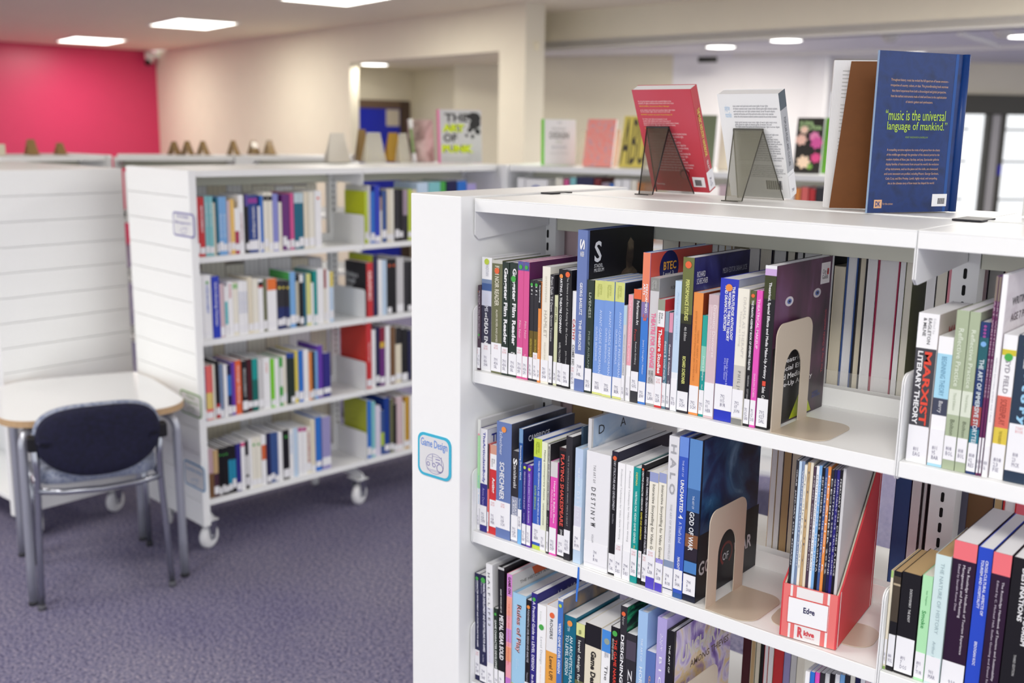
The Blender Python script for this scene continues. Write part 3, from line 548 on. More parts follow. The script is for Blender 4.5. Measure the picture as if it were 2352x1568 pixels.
A1 = [
 (99, 116, 570, 'plum', dict(text=[('NOIR  A Very Short Introduction', .12, .6, .5, .45, 'd8ccd6')], dot='orange', lab='791\n43', red=True, d=.11, dotz=.012)),
 (117, 145, 575, 'plum', dict(text=[('FILM NOIR  A Very Short Introduction', .06, .62, .5, .42, 'd8ccd6')], dot='green', lab='791\n436\nFIL', d=.11, dotz=.095)),
 (145, 219, 365, 'white', dict(bands=[(.19, .29, 'blue-grey'), (.225, .285, '43619a'), (.34, .84, '34324a'), (.29, .42, 'd6d9ea')], text=[('SHADOIAN', .05, .16, .55, .3, 'b9bac6', 0), ('DREAMS', .32, .47, .5, .36, 'd8d8e4'), ('and', .48, .52, .5, .25), ('DEAD ENDS', .53, .82, .5, .38)], dot='lime', lab='791\n436\nSHA', red=True, lab_h=.05, dotz=.008)),
 (222, 299, 385, 'olive', dict(bands=[(0, .03, 'c9c8be')], text=[('FILM NOIR READER', .05, .4, .5, .42, 'e4e0cc'), ('ALAIN SILVER AND JAMES', .43, .72, .5, .25, 'd8d4c2')], dot='vermilion', lab='791\n436\nSIL', red=True, lab_h=.055, dotz=.02)),
 (300, 349, 400, 'dark-green', dict(text=[('Gangster Film Reader', .05, .72, .5, .72, W_, .035), ('Silver\nUrsini', .76, .85, .55, .5)], lab='791\n436\nSIL', red=True, lab_h=.05)),
 (350, 412, 405, 'dark-green', dict(text=[('Gangster Film Reader', .05, .72, .55, .6, W_, .035), ('Silver\nUrsini', .78, .88, .55, .5)], dot='green', lab='791\n436\nSIL', red=False)),
 (412, 456, 395, 'hot-pink', dict(bands=[(0, .075, '5c5fa0')], text=[('Film Noir', .5, .65, .5, .35, 'f2d4e2', 0), ('Spicer', .78, .83, .5, .3, 'f2d4e2', 0)], dot='green', lab='791\n436\nSPI', red=True, lab_h=.055, dotz=.01)),
 (457, 498, 400, 'hot-pink', dict(bands=[(0, .075, '5c5fa0')], text=[('Film Noir', .5, .65, .5, .35, 'f2d4e2', 0), ('Spicer', .78, .84, .5, .3, 'f2d4e2', 0)], dot='green', lab='791\n436\nSPI', dotz=.01, art_front=art('purple_cover_print', ['4a1648', '5c1f57', '3d1a52'], 4))),
 (498, 530, 535, 'charcoal', dict(bands=[(.5, .86, '6c5a24')], text=[('B  F  I', .05, .14, .5, .35), ('KRISTEN MORGAN THOMPSON', .58, .84, .5, .42, 'd8c24e', 0)], dot='green', lab='791\n436\nTHO', dotz=.008)),
 (531, 567, 540, 'charcoal', dict(bands=[(.5, .86, '6c5a24')], text=[('B  F  I', .05, .14, .5, .35), ('KRISTEN MORGAN THOMPSON', .58, .82, .5, .38, 'd8c24e', 0)], dot='green', lab='791\n436\nTHO', red=True, lab_h=.05, dotz=.008)),
 (568, 590, 550, 'orange', dict(bands=[(0, .26, K_)], text=[('Scriptwriting', .03, .2, .5, .5), ('screenwriting now', .45, .75, .5, .4, 'f7d2b0', 0)], lab='791\n437', d=.12)),
 (591, 650, 435, 'ivory', dict(text=[('SHAKESPEARE', .08, .3, .5, .2, 'c9c3b4', 0), ('HAMLET', .37, .6, .5, .38, 'b8b2a6', 0), ('WILLIAM SHAKESPEARE', .64, .9, .5, .2, 'c9c3b4', 0)], lab='791\n437\nSHA')),
 (650, 680, 495, 'charcoal', dict(text=[('From Dusk Till Dawn', .02, .33, .5, .6, 'e6e6e6', 0), ('Quentin Tarantino', .36, .6, .5, .55, 'e6e6e6', 0)], lab='791\n437\nTAR', d=.13, lab_h=.05)),
 (681, 708, 650, 'd9dcb4', dict(text=[('JON', .12, .2, .5, .5, '6a6a44'), ('HILL', .22, .3, .5, .5, '6a6a44')], lab='791\n437', cname='pale-lime', d=.125)),
 (709, 752, 455, 'black', dict(text=[('STARTING A THEATRE COMPANY', .04, .54, .5, .4), ('KARL FALCONER', .62, .79, .5, .34, 'd0d0d0', 0)], dot='orange', lab='791\n436\nFAL', dotz=.012)),
 (753, 810, 460, 'black', dict(text=[('The Science and Art of Acting for the Camera', .05, .63, .5, .34, 'c9c9c9', 0), ('John Howard Swain', .68, .88, .5, .26, 'b9b9b9', 0)], dot='vermilion', lab='791\n436\nSWA', dotz=.008)),
 (811, 845, 620, 'white', dict(text=[('CATHY', .28, .5, .5, .55, 'c0424a'), ('COME HOME', .54, .82, .5, .5, '6c6c6c')], lab='791\n457\nLOA', red=True, d=.13)),
 (847, 920, 160, '6d80b8', dict(cname='slate-blue', hard=True, d=.208, text=[('S', .055, .12, .5, .5, W_, .03), ('MUSEUM', .13, .16, .5, .4, W_), ('GEORG BASELITZ', .32, .52, .5, .28), ('THE HEROES', .55, .74, .5, .28), ('HI', .88, .91, .5, .3)], lab=('708\n3\nHIL', .022), lab_h=.045, art_front=BAS, front=[('S', .1, .2, .8, .93, W_, .02), ('STADEL\nMUSEUM', .1, .24, .74, .79, W_, 0)])),
 (922, 974, 535, 'dark-green', dict(text=[('LIVENESS', .11, .33, .5, .34, 'd0d8cc', 0), ('PHILIP AUSLANDER', .45, .85, .5, .26, '9aa89c', 0)], lab='792\nAUS')),
 (976, 1055, 540, '7ba0e2', dict(cname='cornflower-blue', bands=[(0, .165, 'd8dd86'), (.98, 1, 'd8dd86')], text=[('palgrave\nMacmillan', .03, .14, .5, .5, 'b9bf6c', 0), ('AVANT-GARDE PERFORMANCE', .25, .86, .66, .24, 'd6e6ff', 0), ('GUNTER BERGHAUS', .4, .7, .3, .2, 'd6e6ff', 0)], lab='792\nBER', lab_h=.034)),
 (1056, 1127, 545, '7ba0e2', dict(cname='cornflower-blue', bands=[(0, .165, 'd8dd86'), (.98, 1, 'd8dd86')], text=[('palgrave\nMacmillan', .03, .14, .5, .5, 'b9bf6c', 0), ('AVANT-GARDE PERFORMANCE', .25, .86, .66, .24, 'd6e6ff', 0), ('GUNTER BERGHAUS', .4, .7, .3, .2, 'd6e6ff', 0)], lab='792\nBER', lab_h=.034)),
 (1128, 1199, 553, '7ba0e2', dict(cname='cornflower-blue', bands=[(0, .165, 'd8dd86'), (.98, 1, 'd8dd86')], text=[('palgrave\nMacmillan', .03, .14, .5, .5, 'b9bf6c', 0), ('AVANT-GARDE PERFORMANCE', .25, .86, .66, .24, 'd6e6ff', 0), ('GUNTER BERGHAUS', .4, .7, .3, .2, 'd6e6ff', 0)], lab='792\nBER', lab_h=.034, art_front=art('dark_cover_print', ['1a1c24', '23252e', '2a3346'], 5))),
 (1200, 1224, 725, 'pale-grey', dict(bands=[(.0, .2, 'b9d6e6')], text=[('Women and Theatre  Lesley Ferris', .3, .8, .5, .4, '77808c', 0)], lab='792\nJON', d=.12)),
 (1225, 1260, 645, 'white', dict(bands=[(0, .66, 'f0a8b6')], text=[('THE MODERN MONOLOGUE: WOMEN', .05, .62, .5, .4, 'fbe4e8', 0)], lab='792\nEAR', d=.13, cname='pink-topped')),
 (1262, 1320, 605, 'charcoal', dict(bands=[(0, .085, 'ea6a3d'), (.86, 1, '3a3a3e')], text=[('Performance Art', .1, .31, .62, .36, 'e8e8e8'), ('From', .35, .45, .4, .3, 'c0403a', 0), ('RoseLee Goldberg', .46, .66, .5, .26, 'd0d0d0', 0)], lab=('792\nGOL', .02), lab_h=.034)),
 (1321, 1377, 330, '3f7fd6', dict(cname='orange-topped blue', bands=[(0, .32, 'f08a68'), (.32, .42, '8a7ab0')], text=[('PERFORMING\nARTS', .2, .39, .5, .66), ('3', .4, .445, .55, .5, 'd86a58'), ('Jeuery | Carnaghan | Webster', .57, .8, .5, .3, 'dbe8fb', 0), ('eck', .9, .96, .5, .5, '1a2a5c')], lab='792\nJEW', lab_h=.035, d=.2, art_front=BTEC, front=[('BTEC', .2, .4, .875, .93, 'f0b040', .02), ('Level 3', .2, .36, .83, .865, W_, .0)])),
 (1379, 1445, 520, 'pale-grey', dict(bands=[(0, .1, '8f8f8c'), (.88, 1, 'a2a2a0')], text=[('palgrave\nMacmillan', .02, .09, .5, .6, 'c9c9c6', 0), ('THEATRE FOR CHANGE', .27, .7, .5, .5, 'f27aa2', .03), ('ROBERT J. LANDY\nDAVID T. MONTGOMERY', .72, .86, .45, .55, '55555a', 0)], lab='792\nLAN', lab_h=.034, front=[('ROBERT L', .25, .5, .9, .925, '3a3a3c', 0)], art_front=mat('98989a', .4))),
 (1446, 1500, 680, 'red', dict(bands=[(0, .13, '9aa08e'), (.1, .25, W_), (.7, .78, K_)], text=[('the\nbasics', .12, .22, .5, .6, '3a3a3c', 0), ('Theatre Studies', .27, .68, .5, .5, W_, .03)], lab='792\nLEA', red=True, lab_h=.05, d=.125)),
]
row_books(FN, H1, C1, A1, R1, r1)
A2 = [
 (181, 214, 615, 'blue-green', dict(bands=[(0, .2, '86a2b4'), (.2, 1, '5c8296')], text=[('theatre & social media', .3, .7, .5, .5, 'dfeaf0', .01), ('Patrick Lonergan', .72, .88, .5, .4, 'dfeaf0', 0)], lab='792\nLON', d=.11, cname='grey-blue')),
 (215, 244, 625, 'mauve', dict(bands=[(0, .2, 'e09ab4'), (.2, 1, '5c5666')], text=[('theatre & violence', .32, .64, .5, .5, 'eee6ee', .01), ('Lucy Nevitt', .7, .82, .5, .4, 'eee6ee', 0)], lab='792\nNEV', d=.11)),
 (246, 293, 395, 'pale-blue', dict(bands=[(.7, 1, 'f0f3f7')], text=[('Acting media', .08, .45, .5, .3, 'b0cbe4', 0)], lab='792\nRUD', lab_h=.05)),
 (295, 375, 225, 'black', dict(bands=[(0, .36, '6e7440'), (.36, .42, '33351f'), (.97, 1, '2d2b33')], text=[('PERFORMANCE STUDIES', .14, .4, .5, .34, 'e6e888'), ('4th Edition', .44, .53, .5, .24, 'd8d8d8', 0), ('RICHARD SCHECHNER', .63, .81, .5, .3, 'e6e888')], dot='vermilion', lab='792\nSCH', lab_h=.032, d=.185, dotz=.012, art_front=NAVYP, front=[('RICHARD\nSCHECHNER', .05, .24, .83, .91, W_, 0), ('MEDIA EDITOR SARAH LUCIE', .5, .95, .87, .905, 'c9c9da', 0)])),
 (376, 445, 480, 'orange', dict(text=[('THEATRE, THERAPY, ACTIVISM', .3, .65, .65, .2, 'c07a3c', 0), ('EDITED BY MADY SCHUTZMAN AND JAN COHEN-CRUZ', .15, .72, .35, .22, 'c07a3c', 0)], lab='792\nSCH', lab_h=.045, art_front=mat('8a3f22', .4))),
 (446, 484, 645, 'teal', dict(bands=[(0, .3, '2aa79b'), (.3, .55, '8fd0bc')], text=[('Drama & Dialogue', .4, .64, .55, .45, 'eafaf4', 0), ('Neil Simpson', .68, .82, .5, .35, 'dff2ec', 0)], lab='792\n51', d=.12)),
 (486, 558, 495, 'blush', dict(bands=[(.0, .08, 'cdb4ba')], text=[('Dramatic Discourse', .08, .5, .68, .3, 'f7eef0', 0), ('Dialogue as interaction', .1, .45, .35, .2, 'f2e6e8', 0)], lab='792\n01\nHER', lab_h=.055)),
 (560, 688, 380, '2b3ac0', dict(cname='royal-blue', text=[('THE ROUTLEDGE ANTHOLOGY', .05, .42, .76, .16, W_, .03), ("OF WOMEN'S THEATRE THEORY", .05, .43, .56, .16, W_, .03), ('AND DRAMATIC CRITICISM', .05, .36, .36, .16, W_, .03), ('Edited by Catherine Burroughs\nand J. Ellen Gainor', .55, .81, .55, .26, 'cdd2ff', 0)], dot='orange', lab=('792\n015\nBUR', .018), lab_h=.042, dotz=.014, d=.17, art_front=art('blue_grey_cover_print', ['8b93ae', 'b4b8c8', '5a6a9c'], 4))),
 (690, 770, 450, 'ivory', dict(text=[('DRAMA AS THERAPY', .06, .5, .68, .24, 'cfccc6', 0), ('Theatre as Living', .16, .42, .36, .22, 'd0ccc6', 0), ('P H I L  J O N E S', .6, .84, .5, .34, '8d8d8a', .02)], bands=[(.56, .88, 'cfcbc2'), (.955, 1, '8a8a86')], lab=('792\n07\nJON', .012), lab_h=.045)),
 (771, 815, 465, 'black', dict(bands=[(0, .1, '5a6238')], text=[('THE FRANTIC ASSEMBLY BOOK OF DEVISING THEATRE', .07, .58, .5, .36), ('THIRD EDITION', .62, .7, .5, .26, 'c9c9c9', 0), ('SCOTT GRAHAM AND STEVEN HOGGETT', .72, .93, .5, .28, 'c9c9c9', 0)], dot='vermilion', lab='792\n022\nGRA', dotz=.008)),
 (816, 858, 465, 'magenta', dict(text=[('THEATRICAL MAKEUP', .06, .42, .5, .45, 'fbd8f2'), ('SHARON DOBEL', .6, .78, .5, .34, 'fbd8f2', 0), ('fa', .92, .96, .5, .5, W_)], lab='792\n027\nDOB')),
 (862, 945, 285, 'black', dict(bands=[(0, .06, 'cfaee0'), (0, .02, 'f0f0f4'), (.06, .2, '3a3f1c')], text=[('Theatrical, Special Effects and Media Make-Up Artistry', .1, .685, .5, .3, W_, .02), ('|', .7, .73, .5, .3, 'e0503c', .03), ('Sales  Coiras  Pardoe', .735, .91, .5, .28, 'e8e8e8', .02)], lab='792\n027\nSAL', lab_h=.045, d=.2, art_front=FACE, front=[('Theatrical,', .13, .62, .38, .415, W_, .01), ('Special Effects', .1, .7, .325, .365, W_, .01), ('and Media', .13, .52, .28, .315, W_, .01), ('Make-Up Artistry', .08, .75, .225, .265, W_, .01), ('HODDER\nEDUCATION', .78, .93, .09, .13, '2f4f9c', 0)])),
]
row_books(FN, H1, C2, A2, R1, r1)
_tb = ALLB[-1]['o']; _tw, _th = ALLB[-1]['w'], ALLB[-1]['h']
for yy, zz in ((.24, .77), (.74, .78)):
    q = MB().lathe([(.014, 0), (.014, .0002)], (0, 0, 0), (1, 0, 0), 20); e = q.build('printed_eye', mat('d8d2d8', .4), _tb, M=Matrix.Translation((_tw+.0003, yy*.2, zz*_th)) @ Matrix.Scale(.55, 4, (0, 0, 1)))
    MB().lathe([(.0075, 0), (.0075, .0002)], (.0003, 0, 0), (1, 0, 0), 20).build('iris', mat('5a6fb0', .4), e); MB().lathe([(.003, 0), (.003, .0002)], (.0006, 0, 0), (1, 0, 0), 16).build('pupil', mat('18161c', .4), e)
box('printed_badge', mat('f1eef0', .5), _tw+.0003, _tw+.0005, .158, .192, _th*.83, _th*.965, _tb); lettering('City &\nGuilds', mat('3a3438', .5), (_tw+.0007, .163, _th*.86), (0, 1, 0), (0, 0, 1), .022, .016, _tb, 0, 'cover_lettering'); box('badge_emblem', mat('cc3a3c', .5), _tw+.0006, _tw+.0007, .181, .187, _th*.885, _th*.925, _tb)
lettering('The City & Guilds textbook', mat('c85a62', .5), (_tw+.0006, .192, _th*.24), (0, 0, 1), (0, -1, 0), _th*.42, .009, _tb, 0, 'cover_lettering')
box('printed_shade', mat('211f22', .4), _tw+.00025, _tw+.0003, .002, .13, .002, _th*.5, _tb)
MB().prism([(.075, .003), (.155, .003), (.118, .055)], (_tw+.00035, 0, 0), (0, 1, 0), (0, 0, 1), (.0001, 0, 0)).build('printed_triangle', mat('b8c828', .4), _tb)
for bk in ALLB:
    if bk['c'] == 'slate-blue' and bk['h'] > .28:   # loose brown figure on the dark cover
        o = bk['o']; w = bk['w']; h = bk['h']; d = .215
        pts = [(.4, .3), (.42, .62), (.5, .72), (.56, .74), (.55, .8), (.57, .9), (.61, .93), (.66, .9), (.66, .8), (.64, .75), (.72, .71), (.79, .6), (.8, .3)]
        MB().prism([(a*d, b*h) for a, b in pts], (w+.0003, 0, 0), (0, 1, 0), (0, 0, 1), (.0001, 0, 0)).build('printed_figure', BAS2, o)
    if bk['c'] == 'orange-topped blue':
        MB().lathe([(.03, 0), (.03, .0001)], (0, 0, 0), (1, 0, 0), 28).build('printed_disc', mat('1d2360', .4), bk['o'], M=Matrix.Translation((bk['w']+.0003, .058, bk['h']*.885)))
B1 = [
 (85, 140, 215, 'white', dict(bands=[(.14, .62, 'b8f0b4'), (0, .14, 'eef0ea')], text=[('The Rainbow of Desire', .18, .48, .4, .26, 'e4fbe0', 0), ('augusto boal', .5, .76, .55, .34, '7cc0ee', .01)], lab='792\n028\nBOA', art_front=mat('dcdbd8', .4), front=[('augusto boal', .06, .96, .82, .93, '2a86c8', .02)], d=.165, dot='pink')),
 (145, 200, 290, 'indigo', dict(bands=[(0, .53, 'f2f2f6')], text=[('TheArticulateBody', .03, .52, .5, .42, '2f3aa8', .02), ('Anne Dennis', .57, .76, .5, .3, 'b0a8ea', 0)], lab=('792\n028\nDEN', .014), art_front=mat('e8e8ea', .4), front=[('The Articulate\nBody', .08, .95, .75, .95, '27318e', .03)])),
 (201, 214, 410, 'coral', dict(bands=[(0, .5, '3a2e2e')], lab='792\n02', d=.125)),
 (216, 270, 420, 'red', dict(bands=[(0, .1, 'd8a08c'), (.1, .27, W_), (.62, .66, K_)], text=[('the\nbasics', .15, .24, .5, .5, '6a6a6c', 0), ('Acting', .36, .53, .5, .5, W_, .03), ('Bella Merlin', .7, .82, .5, .3, '5c1a1a', 0)], lab=('792\n028\nMER', .016), red=True, lab_h=.055, d=.125)),
 (271, 385, 240, 'slate-blue', dict(text=[('Schechner', .08, .28, .32, .2, 'e4e8f4', 0), ('SCHECHNER PLAYS', .34, .83, .4, .32, W_, .02)], dot='orange', lab=('792\n028\nSCH', .02), red=True, lab_h=.055, d=.17, dotz=.014, art_front=art('grey_mist_print', ['2c2a30', '4a484f', '6f6f78'], 6))),
 (386, 440, 465, 'charcoal', dict(bands=[(.5, 1, '9aa0b8')], text=[('S', .08, .15, .5, .6, W_, .03), ('tanislavski', .15, .4, .5, .45, W_, .0), ('CREATING\nA ROLE', .53, .78, .5, .6, W_, 0)], lab='792\n028\nSTA', lab_h=.05, d=.13)),
 (441, 472, 290, '2a5aa0', dict(cname='denim-blue', bands=[(0, .12, '7aa0c8'), (.84, 1, '7cbcf0')], text=[('Structuring Drama Work', .14, .44, .5, .55, 'e6eefa', .01), ('Neelands and Goode', .6, .8, .5, .5, 'd0e0f4', 0)], lab=('792\n028\nNEE', .03), d=.16, art_front=art('navy_cover_print', ['141828', '1c2034', '20283e'], 5), front=[('CAMBRIDGE', .1, .5, .88, .93, W_, .01), ('CAMBRIDGE', .72, .97, .86, .89, 'd8c8a8', 0)])),
 (474, 508, 560, 'indigo', dict(text=[('PERFORMING SHOWS FOR BUDGET', .1, .55, .5, .34, 'cfc4f0', 0), ('Lauren Wright', .6, .8, .5, .3, 'cfc4f0', 0)], dot='lime', lab='792\n02\nRAY', d=.13, dotz=.008)),
 (510, 545, 575, 'violet', dict(text=[('GETTING DIRECTING AS A BUSINESS', .1, .7, .5, .34, 'e4dcf8', 0), ('JAM', .74, .8, .5, .34, 'e4dcf8', 0)], dot='lime', lab='792\n022\nROG', d=.13, dotz=.008)),
 (549, 615, 370, '3a62c0', dict(cname='lime-topped blue', bands=[(0, .165, 'c8dd4e'), (.965, 1, 'c8dd4e')], text=[('palgrave\nMacmillan', .03, .14, .5, .5, '8aa030', 0), ('THEATER, PERFORMANCE, AND THE HISTORICAL AVANT-GARDE', .19, .85, .66, .24, 'dce8ff', .01), ('GUNTER BERGHAUS', .42, .64, .28, .24, 'a8d070', .01)], lab=('792\n02\nBER', .014), lab_h=.036)),
 (617, 661, 395, 'ebefd6', dict(cname='pale-lime', text=[('Making contemporary theatre', .07, .52, .55, .34, '5c6050', 0), ('HARVIE and LAVENDER', .55, .75, .5, .24, '8a8c7c', 0)], lab='792\n02\nHAR')),
 (663, 682, 410, 'charcoal', dict(bands=[(.0, .6, 'd0cfca')], text=[('MODERNIST AND AVANT-GARDE PERFORMANCE', .02, .62, .5, .55, '26242a', .02), ('CLAIRE WARDEN', .66, .82, .5, .5, 'c8c8c8', 0)], lab='792\n02')),
 (684, 740, 550, 'e855b8', dict(cname='magenta', bands=[(0, .16, 'dad6d8')], text=[('Hope in a Ballet Shoe', .2, .65, .62, .32, 'fbe0f4', .02), ('Michaela DePrince', .3, .6, .3, .22, 'fbd0ee', 0)], lab='792\n802\nDEP', red=False, lab_h=.05, d=.13)),
 (744, 800, 440, 'black', dict(bands=[(.0, .03, '3a2426')], text=[('PLAYING SHAKESPEARE', .06, .71, .5, .5, 'e25a4e', .02), ('JOHN BARTON', .74, .88, .5, .4, 'dcdcdc', .02)], lab='792\n9\nBAR', d=.135)),
 (801, 851, 350, 'charcoal', dict(text=[('THE TV SHOWRUNNER: MAGIC, MEN & HEART', .15, .72, .45, .22, 'b0acac', 0)], lab=('793\n932\nRET', .014), d=.14, lab_h=.045)),
 (870, 930, 445, 'pale-blue', dict(bands=[(.5, .82, 'dcdceb'), (.68, .78, 'ead9de'), (0, .25, 'c2d5f0')], text=[('THE ART OF', .16, .32, .55, .24, 'f2f6fb', 0), ('D E S T I N Y', .37, .63, .55, .34, 'eef3fb', 0)], lab=('794\n8\nBUN', .026), lab_h=.045, hard=True, d=.2)),
 (955, 1018, 465, 'f0f0f4', dict(cname='white', w=.052, hard=True, text=[('T H E  A R T  O F', .11, .26, .35, .1, '6a6a70', 0), ('D E S T I N Y', .3, .58, .33, .18, '3a3a40', 0), ('VOLUME 2', .7, .8, .35, .08, 'a0a0a8', 0), ('W', .6, .635, .35, .2, '34343a', .05)], lab=('794\n8\nBUN', .01), lab_h=.04, d=.21, front=[('THE ART OF', .1, .35, .85, .875, '55555a', 0), ('D E S T I N Y', .1, .7, .79, .83, '6a6a70', 0)])),
]
row_books(FN, H1-SP, C3, B1, R2, r2)
# two big volumes pushed back behind the pale art books
row_books(FN, H1-SP, C3, [(852, 868, 262, '33475c', dict(cname='ink-blue', yo=.03, d=.17, dx=.0158, w=.0042)), (931, 953, 205, 'pale-grey', dict(hard=True, yo=.024, d=.18, dx=.0078, w=.0072, text=[('D A R K', .3, .7, .5, .5, '33333a')], art_front=CLOUD, front=[('D', .12, .22, .88, .94, '2a2c34', 0), ('A', .5, .6, .88, .94, '2a2c34', 0)]))], R2, r2)
_wb = ALLB[-3]['o']
MB().prism([(0, 0), (.003, 0), (.0035, -.03), (.001, -.052), (.0005, -.068), (-.003, -.068), (-.0025, -.045), (-.001, -.02)], (-.004, -.012, -.0), (1, 0, 0), (0, 0, 1), (0, .0006, 0)).build('ribbon_bookmark', mat('3a78d8', .5), _wb)
B2 = [
 (116, 165, 320, 'black', dict(bands=[(0, .06, '2a2436')], text=[('STORY STRUCTURE AND DEVELOPMENT', .05, .47, .5, .34, 'd0d0d8', .01), ('Second Edition', .5, .58, .5, .24, 'a0a0a8', 0), ('CRC', .88, .92, .5, .4, 'dcdcdc')], dot='vermilion', lab='794\n8\nCAL', lab_h=.036, dotz=.012, d=.175, art_front=mat('1d1c34', .4))),
 (167, 222, 405, 'white', dict(text=[('Professional Techniques for Video Game Writing', .05, .66, .55, .26, 'a8a8ac', 0), ('Wendy', .8, .85, .5, .24, 'b8b8bc', 0)], lab='794\n8\nDES', red=True, lab_h=.06)),
 (224, 282, 420, 'white', dict(text=[('Professional Techniques for Video Game Writing', .05, .66, .55, .26, 'a8a8ac', 0), ('Despain', .75, .84, .5, .24, 'b8b8bc', 0)], lab='794\n8\nDES', lab_h=.05)),
 (284, 333, 440, 'teal', dict(text=[('DESPAIN', .04, .15, .5, .3, 'e6dc7a', .01), ('WRITING FOR VIDEO GAME GENRES', .2, .65, .5, .34, 'd4f4f0', .02), ('FROM FPS TO RPG', .67, .84, .5, .3, 'e0d080', 0)], lab=('794\n8\nDES', .013), red=True, lab_h=.05)),
 (334, 362, 420, 'black', dict(text=[('CREATIVE CHARACTER DESIGN FOR', .05, .38, .5, .45, 'f0f0f0', .02), ('GAMES AND ANIMATION', .39, .62, .5, .45, 'e4d84e', .02), ('JENNY HARDER', .78, .9, .5, .4, 'd8d8d8', .02)], dot='vermilion', lab=('794\n8\nHAR', .012), red=True, lab_h=.05, dotz=.008)),
 (364, 400, 470, 'black', dict(text=[('DIGITAL CHARACTER CREATION FOR VIDEO GAMES AND COLLECTIBLES', .05, .73, .5, .42, 'dedee6', .02), ('Samuel King', .78, .85, .5, .3, 'c8c8c8', 0)], lab=('794\n8\nKIN', .008), red=True, lab_h=.05)),
 (402, 468, 475, 'ivory', dict(bands=[(0, .08, '9aa4d0'), (.9, 1, '5a4cc8'), (.77, .9, 'c0bce8')], text=[('Interactive Storytelling for Video Games', .1, .73, .5, .42, '4a4842', 0)], lab=('794\n8\nLEB', .022), red=True, lab_h=.05)),
 (470, 527, 480, 'ivory', dict(bands=[(0, .08, '9aa4d0'), (.93, 1, '5a4cc8'), (.72, .85, '9f96e2')], text=[('Interactive Storytelling for Video Games', .1, .72, .5, .46, '4a4842', 0), ('LEBOWITZ\nKLUG', .74, .83, .5, .5, 'dcd8f6', 0)], lab=('794\n8\nLEB', .016), lab_h=.036)),
 (530, 605, 205, 'e6e6ea', dict(cname='silver-white', bands=[(.78, .87, '8a9ab8'), (.85, .965, '4c5470')], text=[('H A L O', .05, .36, .5, .55, 'a9aab0', .02), ('THE ART OF BUILDING WORLDS', .42, .77, .5, .2, 'b4b5ba', 0)], lab=('794\n8\nROB', .012), lab_h=.038, hard=True, d=.2)),
 (607, 675, 210, '3a5cc4', dict(cname='bright-blue', bands=[(0, .12, '6f94e0'), (.885, .895, W_), (.97, 1, '345c9c')], text=[('THE ART OF', .14, .24, .5, .2, 'cfdcff', 0), ('UNCHARTED', .26, .46, .5, .4, W_, .03), ('4', .475, .5, .5, .5, W_, .02), ("A Thief's End", .52, .65, .5, .34, 'd4def8', 0), ('NAUGHTY DOG', .74, .87, .5, .3, 'f0f0f4', .02)], lab=('794\n8\nSHA', .016), lab_h=.035, hard=True, d=.205)),
 (677, 772, 230, '1c2134', dict(cname='midnight-blue', bands=[(0, .42, '5f8fcc'), (.3, .44, '3f6aa6'), (.58, .66, '8a5a3c'), (.66, .74, '2c2430'), (.75, .82, '4f86c8')], text=[('THE ART OF', .34, .42, .5, .16, 'dbe6f6', 0), ('GOD OF WAR', .44, .68, .45, .38, 'eef0f4', .02)], lab=('794\n8\nSHA', .012), lab_h=.036, hard=True, d=.208, art_front=SEA, front=[('GOD', .03, .33, .16, .25, 'd0d0d8', .02), ('OF', .42, .52, .17, .22, 'd0d0d8', .02), ('WAR', .6, .92, .16, .25, 'd0d0d8', .02)])),
]
row_books(FN, H1-SP, C4, B2, R2, r2)
_gb = ALLB[-1]; MB().box(_gb['w']+.0003, _gb['w']+.0004, .001, .214, .001, _gb['h']*.42).build('printed_shade', mat('14131d', .4), _gb['o'])
for t in [o for o in _gb['o'].children if o.name.startswith('cover_lettering')]: t.location.x += .0003
_rg = MB()
for i in range(28):
    a0 = math.radians(-60+300*i/28); a1 = math.radians(-60+300*(i+1)/28)
    _rg.quad((_gb['w']+.0006, .101+.022*math.cos(a0), .06+.022*math.sin(a0)), (_gb['w']+.0006, .101+.022*math.cos(a1), .06+.022*math.sin(a1)), (_gb['w']+.0006, .101+.017*math.cos(a1), .06+.017*math.sin(a1)), (_gb['w']+.0006, .101+.017*math.cos(a0), .06+.017*math.sin(a0)))
_rg.build('printed_ring', mat('7c2c2a', .4), _gb['o'])
r3 = lambda x: 1545
Z3 = H1-2*SP
